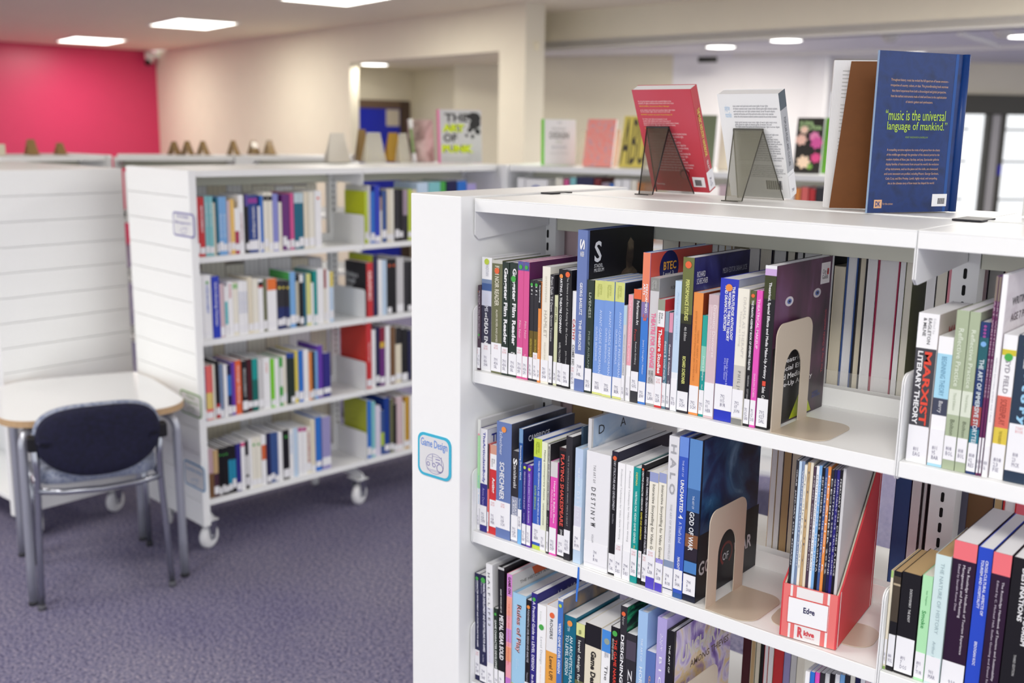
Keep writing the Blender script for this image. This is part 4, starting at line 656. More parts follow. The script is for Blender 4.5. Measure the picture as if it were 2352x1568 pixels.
D1 = [
 (118, 203, 370, 'navy', dict(text=[('THIRD EDITION', .06, .17, .28, .16, 'c8c8dc', 0), ('CHARACTER DEVELOPMENT AND STORYTELLING FOR GAMES', .06, .68, .6, .3, 'eeeefa', .03), ('Lee', .72, .76, .5, .2, 'c8c8dc', 0)], dot='green', lab=('794\n8\nSHE', .012), red=True, lab_h=.055, lean=-.9, dotz=.01)),
 (206, 288, 395, 'navy', dict(text=[('THIRD EDITION', .06, .17, .25, .16, 'c8c8dc', 0), ('CHARACTER DEVELOPMENT AND STORYTELLING FOR GAMES', .06, .7, .62, .3, 'eeeefa', .03), ('Lee Sheldon', .73, .8, .5, .2, 'c8c8dc', 0)], dot='green', lab='794\n8\nSHE', lab_h=.036, lean=-.9, dotz=.01)),
 (291, 362, 275, 'f0f0f2', dict(cname='white', bands=[(.35, .8, 'dfe0ee')], text=[('H A L F - L I F E 2', .07, .5, .45, .34, '5c5c62', 0), ('RAISING THE BAR', .53, .8, .45, .14, 'd8c0cc', 0)], lab='794\n8\nHOD', hard=True, d=.205, lean=-1.6)),
 (364, 408, 760, 'dark-green', dict(text=[('GAME CHARACTER DEVELOPMENT', .14, .8, .5, .5, 'e8ece8', .02)], dot='green', lab='794\n8', dotz=.012, lean=-1.6)),
 (410, 478, 310, 'black', dict(bands=[(0, .02, 'c8c8c8')], text=[("ASHLEY WOOD'S ART OF", .17, .36, .5, .22, 'e4e4e4', .02), ('METAL GEAR SOLID', .38, .74, .55, .7, 'e8e6ea', .04)], lab='794\n8\nWOO', hard=True, d=.2, lean=-1.2)),
 (482, 540, 380, 'pink', dict(bands=[(0, .18, 'd890d8'), (.19, .34, 'f4a894'), (.45, .56, 'd090d4'), (.6, .72, 'f0a07c'), (.86, .93, 'c87cd0'), (.93, 1, 'f0a07c')], text=[('GAME ON', .02, .16, .55, .5, '5a2040', .03), ('* THE HISTORY AND CULTURE OF VIDEOGAMES', .22, .75, .5, .25, 'e0705c', 0)], lab=None, d=.2, art_front=mat('dbd9d6', .4), front=[('THE HISTORY AND CULTURE OF', .12, .95, .9, .925, '3a3636', 0), ('GAME', .08, .95, .62, .78, '1c1a1c', .03)])),
 (542, 690, 605, 'a4d0ee', dict(cname='light-blue', bands=[(.87, .97, 'c8d82a')], text=[('Rules of Play', .1, .56, .45, .42, 'f0b4b8', .05), ('Rules of Play', .1, .56, .46, .4, 'f2f6fa', .0), ('Game Design Fundamentals', .1, .32, .2, .1, 'd6ecfa', 0), ('Katie Salen\nEric Zimmerman', .62, .72, .45, .22, 'd6ecfa', 0)], hard=True, d=.19, lab=None)),
 (692, 750, 665, 'black', dict(text=[('FUNDAMENTAL LEVEL DESIGN AND ANALYSIS', .09, .6, .5, .36, 'c8c8d0', .01), ('Michael Salmond', .7, .84, .5, .3, 'b0b0b8', 0)], dot='orange', lab='794\n8', dotz=.014)),
 (752, 815, 590, 'indigo', dict(text=[('A Practical Guide to LEVEL DESIGN', .07, .68, .5, .5, 'eae8fa', .02), ('Ben Bauer', .72, .84, .5, .4, 'eae8fa', .02)], dot='green', lab='794\n8', dotz=.012, art_front=mat('2c2a78', .4), front=[('A Practical Guide to', .4, .98, .86, .94, 'e8e6f4', .01)])),
 (818, 915, 720, 'white', dict(text=[('Kremers', .06, .15, .4, .2, 'd0d4d0', 0), ('Level Design', .3, .56, .5, .3, 'b4b8bc', 0), ('concept, theory, and practice', .58, .82, .5, .18, 'ecc8b0', 0)], dot='green', lab='794\n8\nKRE', dotz=.045)),
 (918, 1042, 735, 'd9a878', dict(cname='tan-and-orange', bands=[(0, .44, 'eeeef0'), (.42, .74, 'eea84a')], text=[('ROGERS', .12, .3, .45, .26, '3c3c44', .01), ('Level UP!', .46, .68, .5, .34, '6a4a2c', .02), ('THE GUIDE TO GREAT\nVIDEO GAME DESIGN', .78, .97, .45, .3, '7c5430', 0)], dot='vermilion', lab=None, dotz=.018)),
 (1046, 1104, 645, '4a78c8', dict(cname='mid-blue', bands=[(0, .02, 'e0e0e6')], text=[('VIDEO GAME LEVEL DESIGN', .2, .62, .5, .5, 'eef2fc', .03), ('MICHAEL SALMOND', .8, .95, .4, .3, 'd8e4f8', 0)], dot='lime', lab='794\n8', dotz=.014, art_front=art('tan_tower_print', ['5a5a66', '74727c', 'a08a70', '4c4e5c'], 8))),
 (1108, 1238, 845, 'dark-teal', dict(text=[('TOTTEN', .07, .14, .4, .2, 'd8eef4', 0), ('AN ARCHITECTURAL APPROACH', .18, .9, .65, .26, 'e0f2f6', .01), ('TO LEVEL DESIGN', .18, .56, .3, .26, 'e0f2f6', .01)], dot='orange', lab='794\n8', dotz=.014)),
 (1242, 1338, 925, 'charcoal', dict(bands=[(0, .12, 'dfe39a'), (.55, .8, '6d7048')], text=[('WIN', .06, .1, .45, .34, '3a3c1c', 0), ('level design for games', .16, .75, .4, .44, 'e8e8e0', .01)], lab='794\n8')),
 (1342, 1520, 940, 'cream', dict(bands=[(0, .2, '1c1a20')], text=[('Game Design Perspectives', .24, 1, .5, .42, '2a2624', .04)], lab=None)),
 (1524, 1640, 1000, 'white', dict(bands=[(0, .2, '4a90e0')], text=[('STUDENT\nREFERENCE', .2, .25, .5, .4, '8a8a92', 0), ('The Game Maker', .32, .95, .5, .3, '4a4a50', 0)], lab=None)),
]
row_books(FN, Z3, C5, D1, R3, r3)
for bk in ALLB[-16:]:
    if bk['c'] == 'pink': MB().prism([(.07, .235), (.15, .235), (.19, bk['h']-.002), (.06, bk['h']-.002)], (bk['w']+.0003, 0, 0), (0, 1, 0), (0, 0, 1), (.0001, 0, 0)).build('printed_wedge', mat('e2683c', .4), bk['o'])
    if bk['c'] == 'white' and bk['w'] > .02 and bk is ALLB[-1]: MB().lathe([(.006, 0), (.006, .0003)], (bk['w']*.5, -.0004, bk['h']*.9), (0, -1, 0), 16).build('printed_lens', mat('9aa89c', .3), bk['o'])
D2 = [
 (118, 233, 825, 'black', dict(text=[('THE GAME NARRATIVE TOOLBOX', .1, .85, .62, .36, 'e4483a', .02), ('SECOND EDITION', .1, .28, .3, .2, 'd8d8d8', .01)], dot='green', lab=None, dotz=.012)),
 (237, 328, 545, 'charcoal', dict(text=[('DESIGNING VIDEO GAME', .2, .95, .45, .5, 'f2f2f4', .03), ('New', .06, .13, .5, .4, 'b0b0b0', 0)], dot='vermilion', lab=None, dotz=.014, d=.18, art_front=NEON)),
 (332, 468, 915, 'charcoal', dict(bands=[(.06, .22, '504858')], text=[('ZBrush', .3, .75, .5, .42, 'eeeef2', .01)], lab=None)),
 (470, 600, 620, 'a6c8f0', dict(cname='powder-blue', text=[('THE ART OF', .18, .34, .5, .2, 'eef5fd', 0), ('HORIZON ZERO DAWN', .38, .98, .5, .34, 'eef5fd', .01)], hard=True, d=.2, lab=None, front=[])),
 (602, 735, 1150, '5c76b8', dict(cname='faded-blue', text=[('GAHAN', .22, .48, .5, .2, 'e8a878', .01), ('3ds', .54, .7, .4, .26, 'f0f2f8', .02)], lab=None)),
 (738, 868, 700, 'lilac', dict(text=[('THE\nART\nOF', .1, .22, .5, .3, 'ece8fa', 0), ('B I O S H O C K', .26, .95, .5, .3, 'f2f0fc', .01)], hard=True, d=.2, lab=None)),
 (870, 975, 875, 'black', dict(text=[('THE ART OF', .1, .3, .45, .22, 'e0e0e0', .01), ('UNCHARTED 2', .45, .8, .45, .4, 'e8e8e8', .02)], hard=True, d=.205, lab=None, art_front=PURP, front=[('UNCHARTED', .12, .95, .74, .86, 'd8d2c6', .03), ('AMONG THIEVES', .28, .95, .66, .71, '7c6a5c', .01)])),
]
row_books(FN, Z3, C6, D2, R3, r3)
# second bay
C8 = (2000, 560, 2.801); C9 = (2000, 1040, 2.969); S1 = 'upper shelf, second bay'; S2 = 'middle shelf, second bay'
E1 = [
 (226, 358, 450, 'white', dict(bands=[(.23, .76, '47464c')], text=[('Edited by', .03, .13, .78, .14, 'c8c8cc', 0), ('EAGLETON', .03, .2, .58, .16, '55555a', .01), ('& MILNE', .03, .15, .34, .16, '55555a', .01), ('MARXIST', .25, .74, .64, .36, 'e8503c', .03), ('LITERARY THEORY', .25, .74, .26, .26, W_, .03)], lab='801\nEAG', lab_h=.05, front=[('MARXIST', .3, .9, .8, .9, 'b83a3c', .02)], art_front=mat('cfc3c0', .4))),
 (362, 458, 600, 'white', dict(bands=[(.13, .47, 'aadcf2'), (.47, .6, '44485c'), (.97, 1, 'a8d8ec')], text=[('BEGINNING THEORY', .15, .45, .5, .34, '6a9cb8', 0), ('Barry', .49, .58, .5, .34, 'e8e8ec', 0)], lab='801\n95\nBAR', lab_h=.05, d=.13)),
 (459, 539, 430, 'sage', dict(bands=[(.49, .65, 'dfe6d6')], text=[('Reflective Practice', .11, .47, .5, .42, 'e4ecdc', .01), ('Third Edition', .51, .62, .5, .22, 'a8b49c', 0), ('Bolton', .68, .78, .5, .34, '6a7460', 0)], lab=('808\nBOL', .014), lab_h=.034, d=.17)),
 (541, 610, 440, 'sage', dict(bands=[(.49, .65, 'dfe6d6')], text=[('Reflective Practice', .11, .47, .5, .42, 'e4ecdc', .01), ('Third Edition', .51, .62, .5, .22, 'a8b49c', 0), ('Bolton', .68, .78, .5, .34, '6a7460', 0)], lab=('808\nBOL', .014), lab_h=.034, d=.17)),
 (612, 674, 505, '20386c', dict(cname='multicoloured blue', bands=[(.1, .3, '25606a'), (.55, .68, 'a84a48'), (.7, .82, '2a7a90')], text=[('o o o o', .02, .1, .5, .3, 'c85ab0', .03), ('THE ART OF IMMERSIVE STORYTELLING', .24, .88, .5, .5, 'dce8ee', .02)], lab='808\n02\nRES', dot='sky-blue', dotz=.03, d=.15)),
 (676, 692, 210, 'purple', dict(bands=[(0, .12, '86786c'), (.12, 1, '6a2a58')], text=[('ART WRITING EXERCISES', .12, .6, .5, .6, 'c8b4c4', 0)], lab='808\n04', d=.2, lab_h=.05)),
 (694, 712, 215, 'purple', dict(bands=[(0, .12, '86786c'), (.12, 1, '6a2a58')], text=[('ART WRITING EXERCISES', .12, .6, .5, .6, 'c8b4c4', 0)], lab='808\n04', d=.2, lab_h=.05)),
 (716, 752, 200, 'white', dict(text=[('WRITING EXCITING SCENES AGE 7 PLUS', .4, .72, .5, .3, 'b0b0b8', 0)], lab='808\n06', d=.2, art_front=art('pale_sketch_print', ['d8ccd2', 'e4dce0', 'c2b2bc'], 10), front=[('WRITING EXCITING', .15, .95, .84, .88, '4a444a', .02), ('AGE 7 PLUS', .15, .6, .76, .8, '6a5a62', .02)])),
 (757, 848, 590, 'white', dict(bands=[(.1, .14, 'd8c83c'), (.42, .64, 'e07060'), (.64, .92, 'e4cc4e')], text=[('SYD FIELD', .17, .4, .5, .36, '8a8490', .01), ('SCREENPLAY', .44, .62, .5, .46, 'a84a40', .01), ('THE FOUNDATIONS OF SCREENWRITING', .66, .9, .5, .22, '8c7c28', 0)], dot='green', lab='808\n23\nFIE', lab_h=.045, d=.13)),
 (852, 990, 595, '2a3a50', dict(cname='dark navy', text=[('McKEE', .07, .22, .45, .22, 'dce0e6', .02), ('s t o r y', .26, .6, .5, .4, '9cd0ee', .06), ('SUBSTANCE,\nSTRUCTURE', .64, .82, .45, .3, 'e0e4ea', 0)], dot='green', lab=('808\n23\nMCK', .016), red=True, lab_h=.065, dotz=.012)),
]
def rb2(fr, z, crop, data, row, yref): row_books(fr, z, crop, data, row, yref)
rb2(FN, H1, C8, E1, S1, lambda x: 1050+.2*(x-2065))
E2 = [
 (62, 98, 800, 'cream', dict(bands=[(0, .07, 'a8c878'), (.97, 1, '8ab060')], lab=('840\nVOL', .008), lab_h=.04, pages='tan', d=.11)),
 (100, 151, 810, 'black', dict(bands=[(.05, .5, '4c4236'), (.12, .14, 'b8a88c')], lab=('840\nVOL', .008), lab_h=.05, pages='tan', d=.11, cname='worn black')),
 (154, 284, 825, 'black', dict(bands=[(.66, .74, '3a383a')], text=[('DOSTOYEVSKY  THE IDIOT', .15, .47, .55, .13, 'dcdcdc', .01)], lab='891\n7\nDOS', lab_h=.055, pages='tan', d=.115)),
 (292, 364, 840, 'mint', dict(text=[('Ivan Turgenev', .14, .28, .55, .2, '3a9a54', 0), ('Smoke', .33, .5, .45, .4, '3a9a54', .01), ('Penguin', .8, .9, .5, .3, '5aa878', 0)], lab='891\n7\nTUR', pages='ivory', d=.115)),
 (367, 474, 700, 'd6ebec', dict(cname='pale-aqua', text=[('THE NATURE OF HISTORY', .06, .6, .5, .24, 'a0b6bc', 0), ('Arthur Marwick', .66, .9, .45, .2, 'a0b6bc', 0)], lab='901\nMAR', pages='tan', d=.135)),
 (477, 639, 615, 'aubergine', dict(bands=[(0, .12, 'f2767e')], text=[('The Routledge Handbook of Tourism Experience', .15, .74, .72, .14, 'e8e0ea', .0), ('Management and Marketing', .15, .5, .5, .14, 'e8e0ea', 0), ('Edited by Saurabh Kumar Dixit', .15, .46, .3, .12, 'd0c4d4', 0)], lab='910', d=.175)),
 (642, 744, 655, '2a4cc8', dict(cname='royal-blue', text=[('CROSS-CULTURAL ASPECTS OF', .08, .44, .66, .2, 'e8ecfc', .02), ('TOURISM AND HOSPITALITY', .08, .4, .36, .2, 'e8ecfc', .02), ('ERDOGAN KOC', .62, .78, .5, .2, 'e8ecfc', .02)], lab=None, d=.175)),
 (748, 878, 690, 'aubergine', dict(bands=[(0, .14, 'f2767e')], text=[('The Routledge Handbook of Tourism and Sustainability', .18, .84, .66, .16, 'e8e0ea', 0), ('Edited by C. Michael Hall, Stefan Gossling and Daniel Scott', .18, .9, .38, .14, 'd0c4d4', 0)], lab=None, d=.175)),
 (884, 1060, 730, 'black', dict(text=[('DESTINATIONS', .06, .4, .5, .2, 'f0f0f2', .03), ('CITIES AND TOURISM', .1, .55, .75, .2, 'f0f0f2', .03), ('THIRD EDITION', .62, .76, .5, .1, 'c8c8c8', 0)], lab=None, d=.17)),
]
rb2(FN, H1-SP, C9, E2, S2, lambda x: 1545)
# ---------------------------------------------------------------- far-side books: fore edges towards the reader
def back_row(fr, z, crop, yref, data, row, depth=.475, fore=.262):
    ox, oy, sc = crop
    for xl, xr, c, pg, h, kw in data:
        a = ox+xl/sc; b = ox+xr/sc; X0 = fr.hit(a, yref, fore)[0]; X1 = fr.hit(b, yref, fore)[0]; w = X1-X0-.0006
        d = min(depth-.012-fore, .2); kw = dict(kw)
        M = fr.M @ Matrix.Translation((X1-.0003, fore+d, z+.0006)) @ Matrix.Rotation(math.pi, 4, 'Z')
        book(M, w, h, d, c, pages=pg, row=row, kind='turned book', **kw)
CB = (1540, 540, 3.733); RB1 = 'far side of upper shelf'; HD = dict(hard=True)
back_row(FN, H1, CB, 640, [
 (-80, 60, 'maroon', 'ivory', .29, {}), (62, 200, 'dark-red', 'ivory', .29, {}), (203, 338, 'ochre', 'ivory', .285, {}), (341, 396, 'brown', 'white', .28, {}), (398, 452, 'pale-grey', 'white', .285, {}), (454, 512, 'mustard', 'white', .28, {}), (514, 536, 'cream', 'white', .29, {}),
 (538, 660, 'cream', 'cream', .25, {}), (662, 752, 'white', 'white', .285, {}), (755, 858, 'navy', 'ivory', .29, {}), (861, 988, 'charcoal', 'white', .285, HD), (990, 1058, 'black', 'ivory', .29, {}), (1061, 1134, 'black', 'white', .28, HD),
 (1138, 1270, 'white', 'white', .285, {}), (1273, 1350, 'grey', 'white', .29, {}), (1353, 1398, 'black', 'white', .28, {}), (1400, 1498, 'cream', 'cream', .235, {}), (1501, 1603, 'denim-blue', 'white', .29, HD), (1606, 1680, 'charcoal', 'cream', .285, HD), (1683, 1768, 'white', 'white', .29, {}),
 (1771, 1962, 'crimson', 'white', .262, HD), (1965, 2012, 'white', 'white', .288, {}), (2014, 2082, 'olive', 'ivory', .28, {})], RB1)
RB2 = 'far side, upper second bay'
back_row(FN, H1, (2000, 560, 2.801), 690, [(348, 408, 'white', 'white', .285, {}), (411, 482, 'black', 'ivory', .28, {}), (486, 556, 'pink', 'pink', .285, {})], RB2)
back_row(FN, H1, (2000, 560, 2.801), 620, [(690, 760, 'mauve', 'blush', .285, {}), (764, 860, 'black', 'grey', .28, {}), (864, 980, 'brown', 'cream', .27, {})], RB2)
RB3 = 'far side of middle shelf'
back_row(FN, H1-SP, (1740, 1000, 2.761), 1150, [(70, 110, 'tan', 'white', .25, {}), (112, 146, 'ivory', 'white', .25, {}), (148, 200, 'navy', 'tan', .25, {}), (203, 310, 'cream', 'cream', .29, {}), (313, 350, 'black', 'charcoal', .28, {}), (353, 440, 'cream', 'cream', .27, {})], RB3)
back_row(FN, H1-SP, (1060, 900, 3.4075), 960, [(725, 862, 'blush', 'blush', .29, {}), (866, 1100, 'tan', 'tan', .285, {}), (1104, 1160, 'brown', 'cream', .28, {}), (1163, 1290, 'grey', 'white', .27, {})], RB3)
RB4 = 'far side, middle second bay'
back_row(FN, H1-SP, C9, 1180, [(150, 262, 'navy', 'denim-blue', .29, {}), (266, 330, 'white', 'white', .28, {}), (333, 378, 'black', 'white', .285, HD), (381, 406, 'black', 'white', .285, HD), (409, 462, 'black', 'white', .285, HD), (650, 830, 'plum', 'brown', .285, {}), (834, 890, 'grey', 'tan', .285, {}), (894, 990, 'red', 'white', .285, HD)], RB4)
RB5 = 'far side of lower shelf'
back_row(FN, Z3, (1580, 1180, 4.041), 1530, [(500, 575, 'maroon', 'maroon', .28, {}), (578, 620, 'cream', 'tan', .285, {}), (622, 668, 'olive', 'cream', .285, {}), (670, 700, 'black', 'black', .285, {}), (702, 742, 'red', 'white', .285, {}), (744, 790, 'ivory', 'white', .285, {}), (793, 885, 'red', 'red', .285, {}), (888, 950, 'lavender', 'lavender', .285, {}), (953, 1008, 'pale-grey', 'pale-grey', .285, {}), (1011, 1085, 'ivory', 'ivory', .285, {})], RB5)
# mauve back of a tall volume beside the first upright, upper shelf
back_row(FN, H1, C1, 560, [(762, 860, 'blush', 'blush', .285, {}), (864, 1090, 'maroon', 'ivory', .29, {}), (1094, 1490, 'black', 'ivory', .27, {})][:1], RB1)
# clear stop along the back of the upper shelf
o = MB(); o.box(.03, .79, .2275, .2290, H1+.001, H1+.062); o = o.build('clear_shelf_stop', sheer('clear_acrylic', 'f4f4f2', .10, .05)); tag(o, 'clear acrylic stop strip along the back of the upper shelf', 'shelf stop')
# ---------------------------------------------------------------- bookends
def bookend(M, label, h=.168, d=.125, foot=.085):
    r = empty('bookend', M); n = 8; t = .0014
    out = [(0, 0)]
    R = .022
    for i in range(n+1):
        a = math.radians(180-90*i/n); out.append((R+R*math.cos(a), h-R+R*math.sin(a)))
    for i in range(n+1):
        a = math.radians(90-90*i/n); out.append((d-R+R*math.cos(a), h-R+R*math.sin(a)))
    out += [(d, 0), (d*.74, 0)]; ar = d*.24
    for i in range(n*2+1):
        a = math.radians(180*i/(2*n)); out.append((d/2+ar*math.cos(a), h*.5+ar*1.25*math.sin(a)))
    out += [(d*.26, 0)]
    MB().prism(out, (0, 0, .0012), (0, 1, 0), (0, 0, 1), (t, 0, 0)).build('upright_plate', BEIGE, r)
    ft = [(0, 0)]
    for i in range(n+1):
        a = math.radians(-90+90*i/n); ft.append((foot-.03+.03*math.cos(a), .03+.03*math.sin(a)))
    for i in range(n+1):
        a = math.radians(0+90*i/n); ft.append((foot-.03+.03*math.cos(a), d-.03+.03*math.sin(a)))
    ft.append((0, d))
    MB().prism(ft, (0, 0, .0), (1, 0, 0), (0, 1, 0), (0, 0, .0012)).build('foot_plate', BEIGE, r)
    return tag(r, label, 'bookend', 'beige metal bookends')
bx = FN.hit(1460+952/3.136, 985, .0)[0]
bookend(Matrix.Translation((bx+.002, .004, H1+.0005)), 'beige steel bookend with arched cut-out on the upper shelf')
bx = FN.hit(1360+826/3.266, 1390, .0)[0]
bookend(Matrix.Translation((bx+.003, .004, H1-SP+.0005)), 'beige steel bookend with arched cut-out on the middle shelf')
bx = FN.hit(1380+1052/5.85, 1560, .0)[0]
bookend(Matrix.Translation((bx+.003, .004, Z3+.0005)), 'beige steel bookend with arched cut-out on the lower shelf')
# ---------------------------------------------------------------- magazine file
ZM = H1-SP
pL = at_z(1782, 1462, ZM+.0035); pR = at_z(1912, 1499, ZM+.0035); pB = at_z(2029, 1400, ZM+.0035)
ux = (pR-pL); bw = ux.length; FBa = math.atan2(ux.y, ux.x); bl = min((pB-pR).length, .196)
FB = Frame(pL.x-.001, pL.y+.0135, math.degrees(FBa), ZM+.0035); fl = MB().prism([(a-.033, b) for a, b in rrect(.165, .085, .03, 6)], (0, .03, .0), (1, 0, 0), (0, 1, 0), (0, 0, .0014))
o = fl.build('flat_bookend', BEIGE, M=FB.M @ Matrix.Translation((.0, 0, -.0031))); tag(o, 'beige bookend lying flat under the red magazine file', 'bookend', 'beige metal bookends')
mf = empty('magazine_file', FB.M @ Matrix.Translation((0, 0, -.0012))); tag(mf, 'red cardboard magazine file with white front and printed label', 'magazine file')
REDC = mat('d9434a', .5, grain=.03); REDF = mat('ee7b78', .5); CARD = mat('cfc6b4', .7); WHT = mat('f3efee', .5)
fh = FB.ztop(bw*.5, 0, 1352)-.0; bh = .262; t = .0025
side = [(0, 0), (bl, 0), (bl, bh), (bl-.01, bh), (.018, fh+.012), (0, fh)]
for x in (0, bw-t): MB().prism(side, (x, 0, 0), (0, 1, 0), (0, 0, 1), (t, 0, 0)).build('side_panel', REDC, mf)
for x in (t, bw-2*t): MB().prism([(.003, .003), (bl-.003, .003), (bl-.003, bh), (bl-.012, bh), (.018, fh+.011), (.003, fh)], (x+(.0001 if x == t else -.0001), 0, 0), (0, 1, 0), (0, 0, 1), (t*.9, 0, 0)).build('inner_card', CARD, mf)
box('front_panel', REDF, t, bw-t, 0, t, 0, fh, mf); box('back_panel', REDC, t, bw-t, bl-t, bl, 0, bh, mf); box('base_panel', CARD, t, bw-t, t, bl-t, 0, t, mf)
box('front_print', WHT, bw*.26, bw*.72, -.0003, -.00002, 0, fh-.001, mf)
for a, b in ((.15, .19), (.215, .245), (.735, .77), (.8, .84)): box('printed_stripe', WHT if a in (.15, .8) else REDF, bw*a, bw*b, -.0003, -.00002, 0, fh, mf)
box('corner_line', WHT, bw+.00002, bw+.0003, .006, .0085, 0, fh+.005, mf); box('corner_line', WHT, bw+.00002, bw+.0003, bl-.01, bl-.0085, 0, bh-.02, mf)
lz0, lz1 = fh*.3, fh*.77
box('label_border', mat('d65a58', .5), bw*.12, bw*.835, -.0006, -.00035, lz0-.002, lz1+.002, mf); box('label_card', mat('fafafc', .5), bw*.13, bw*.825, -.001, -.0007, lz0, lz1, mf)
lettering('Edge', mat('2b2858', .6), (bw*.4, -.0013, fh*.5), (1, 0, 0), (0, 0, 1), bw*.2, .0125, mf, .03)
lettering('R', mat('d9535a', .5), (bw*.32, -.0006, fh*.05), (1, 0, 0), (0, 0, 1), bw*.1, fh*.2, mf, .05); lettering('kive', mat('d9535a', .5), (bw*.43, -.0006, fh*.11), (1, 0, 0), (0, 0, 1), bw*.19, fh*.1, mf, .05); lettering('PREMIUM', mat('e08a8c', .5), (bw*.46, -.0006, fh*.065), (1, 0, 0), (0, 0, 1), bw*.16, fh*.03, mf, 0)
MAG = [('charcoal', 'GRAB  JANUARY 2022  REMAINS'), ('pale-blue', ''), ('blue-grey', 'WARPING FALLEN FORCINGS'), ('ivory', 'Apocalypse Wars'), ('tan', 'RTS JULY'), ('cream', ''), ('plum', 'JUNE 2022  COWBOY THE NEW DAWN'), ('white', 'DEATH STRANDING 2 ON THE BEACH'), ('sky-blue', 'AUGUST 2022  THE TIMES'), ('black', 'SEPTEMBER 2022  PRAGMATA'), ('denim-blue', 'OCTOBER 2022  THE OUTER WORLD'), ('orange', 'METAPHOR  R'), ('charcoal', 'DECEMBER 2022'), ('navy', 'CHRISTMAS 2022  ROUTINE'), ('indigo', 'JANUARY 2024  TRUE CRIME'), ('black', 'FEBRUARY 2024  DUNES IS A PLACE'), ('pale-grey', '')]
mw = (bw-4*t-.003)/len(MAG)
def magazine(M, w, h, d, c, txt, label, grp, tcol='f0f0f2'):
    r = empty('magazine', M); MB().box(0, w, 0, .0005, 0, h).box(0, .0004, .0005, d, 0, h).box(w-.0004, w, .0005, d, 0, h).build('cover', mat(c, .3), r)
    MB().box(.0005, w-.0005, .0006, d-.0004, .0003, h-.0004).build('pages', page_mat('white'), r)
    if txt: lettering(txt, mat(tcol, .5), (w*.28, -.0003, h*.95), (0, 0, -1), (1, 0, 0), h*.55, w*.45, r, 0, 'spine_lettering', 1)
    return tag(r, label, 'magazine', grp)
_used = {}
def uniq(lb, extra):
    k = lb; i = 0
    while k in _used and i < len(extra): k = lb+extra[i]; i += 1
    _used[k] = 1; return k
for i, (c, tx) in enumerate(MAG):
    M = FB.M @ Matrix.Translation((t*2+.001+i*mw*1.0, .006+random.uniform(0, .002), .0022))
    pv = MAG[i-1][0] if i else None; nx = MAG[i+1][0] if i+1 < len(MAG) else None
    lb = f"{c} magazine in the red file, " + (f"between {pv} and {nx} ones" if pv and nx else (f"at one end beside the {nx} one" if nx else f"at the end beside the {pv} one"))
    magazine(M, mw-.0004, .285-random.uniform(0, .006), bl-.016, c, tx, lb, 'magazines in the red file', '5a5a66' if c in ('pale-blue', 'ivory', 'tan', 'cream', 'white') else 'f0f0f2')
# small stack of magazines standing on the lower shelf
SM = ['white', 'bright-blue', 'magenta', 'charcoal', 'pale-grey', 'black', 'white', 'sky-blue', 'charcoal', 'ivory', 'navy', 'white', 'blush', 'pale-blue', 'grey']
xs0 = FN.hit(1850, 1550, .02)[0]; xs1 = FN.hit(2008, 1575, .02)[0]; sw = (xs1-xs0)/len(SM)
for i, c in enumerate(SM):
    pv = SM[i-1] if i else None; nx = SM[i+1] if i+1 < len(SM) else None; hh = FN.ztop(xs0+sw*i, .02, 1541+i*2.2)-Z3
    magazine(Matrix.Translation((xs0+sw*i, .02+.002*i, Z3+.0006)), sw-.0006, hh, .15, c, '', f"slim {c} magazine standing on the lower shelf, " + (f"between {pv} and {nx} ones" if pv and nx else (f"first, beside a {nx} one" if nx else f"last, beside a {pv} one")), 'magazines on the lower shelf')
# ---------------------------------------------------------------- things on top of the near bookcase
SMOKE = sheer('smoky_acrylic', '5c5346', .36, .06); SMOKE2 = sheer('grey_acrylic', '8a8878', .36, .06); EDGE_ = mat('1f1c1e', .3)
def easel(M, w0, w1, y0, y1, h, m, me, label, name='book_stand', foot=.02, cat='book stand', grp=None, t=.0022, fx=None, bx=None, ew=.0011):
    """bent acrylic A-shaped stand: ridge along x, legs in +-y; fx, bx: x range of front and back feet"""
    r = empty(name, M); c = (y0+y1)/2; fx = fx or (-w0/2, w0/2); bx = bx or (-w0/2, w0/2)
    def leg(ya, dirn, xr):
        o = MB(); P = [(xr[0], ya, 0), (xr[1], ya, 0), (w1/2, c, h), (-w1/2, c, h)]
        Q = [(x, y+dirn*t, z) for x, y, z in P]
        o.v = P+Q; o.f = [(0, 1, 2, 3), (7, 6, 5, 4), (0, 4, 5, 1), (1, 5, 6, 2), (2, 6, 7, 3), (3, 7, 4, 0)]; o.sm = [0]*6
        L = o.build('leg_sheet', m, r)
        for k, s in ((0, -1), (1, 1)): MB().tube([(xr[k], ya+dirn*t/2, .001), (s*w1/2, c+dirn*t/2, h)], ew, 6).build('cut_edge', me, L)
    leg(y0, 1, fx); leg(y1, -1, bx)
    box('ridge', me, -w1/2, w1/2, c-.0025, c+.0025, h-.001, h+.002, r)
    box('foot_lip', m, fx[0], fx[1], y0-foot, y0, 0, .002, r); box('lip_edge', me, fx[0], fx[1], y0-foot-.0012, y0-foot, 0, .0022, r)
    return tag(r, label, cat, grp)
easel(Matrix.Translation((.152, 0, HC+.0025)), .082, .052, .325, .432, .132, SMOKE, EDGE_, 'smoky acrylic book stand holding the red book', fx=(-.004, .028), bx=(-.03, .06), foot=.014, ew=.0014)
easel(Matrix.Translation((.371, 0, HC+.0025)), .088, .06, .295, .396, .13, SMOKE2, mat('4c4a44', .3), 'clear grey acrylic book stand holding the white book', fx=(-.012, .022), bx=(-.04, .056), foot=.014)
REDB = art('red_gradient_print', ['b32330', 'c4303c', 'cd5a70', 'd06a80'], 3, 2, .3, stretch=(1, 1, 1))
para = lambda n, k: '\n'.join(' '.join(random.choice(['the', 'music', 'industry', 'work', 'guide', 'artists', 'and', 'students', 'business', 'digital', 'career', 'essential', 'of', 'live', 'rights']) for _ in range(k)) for _ in range(n))
TOPROW = 'standing on the bookcase top'
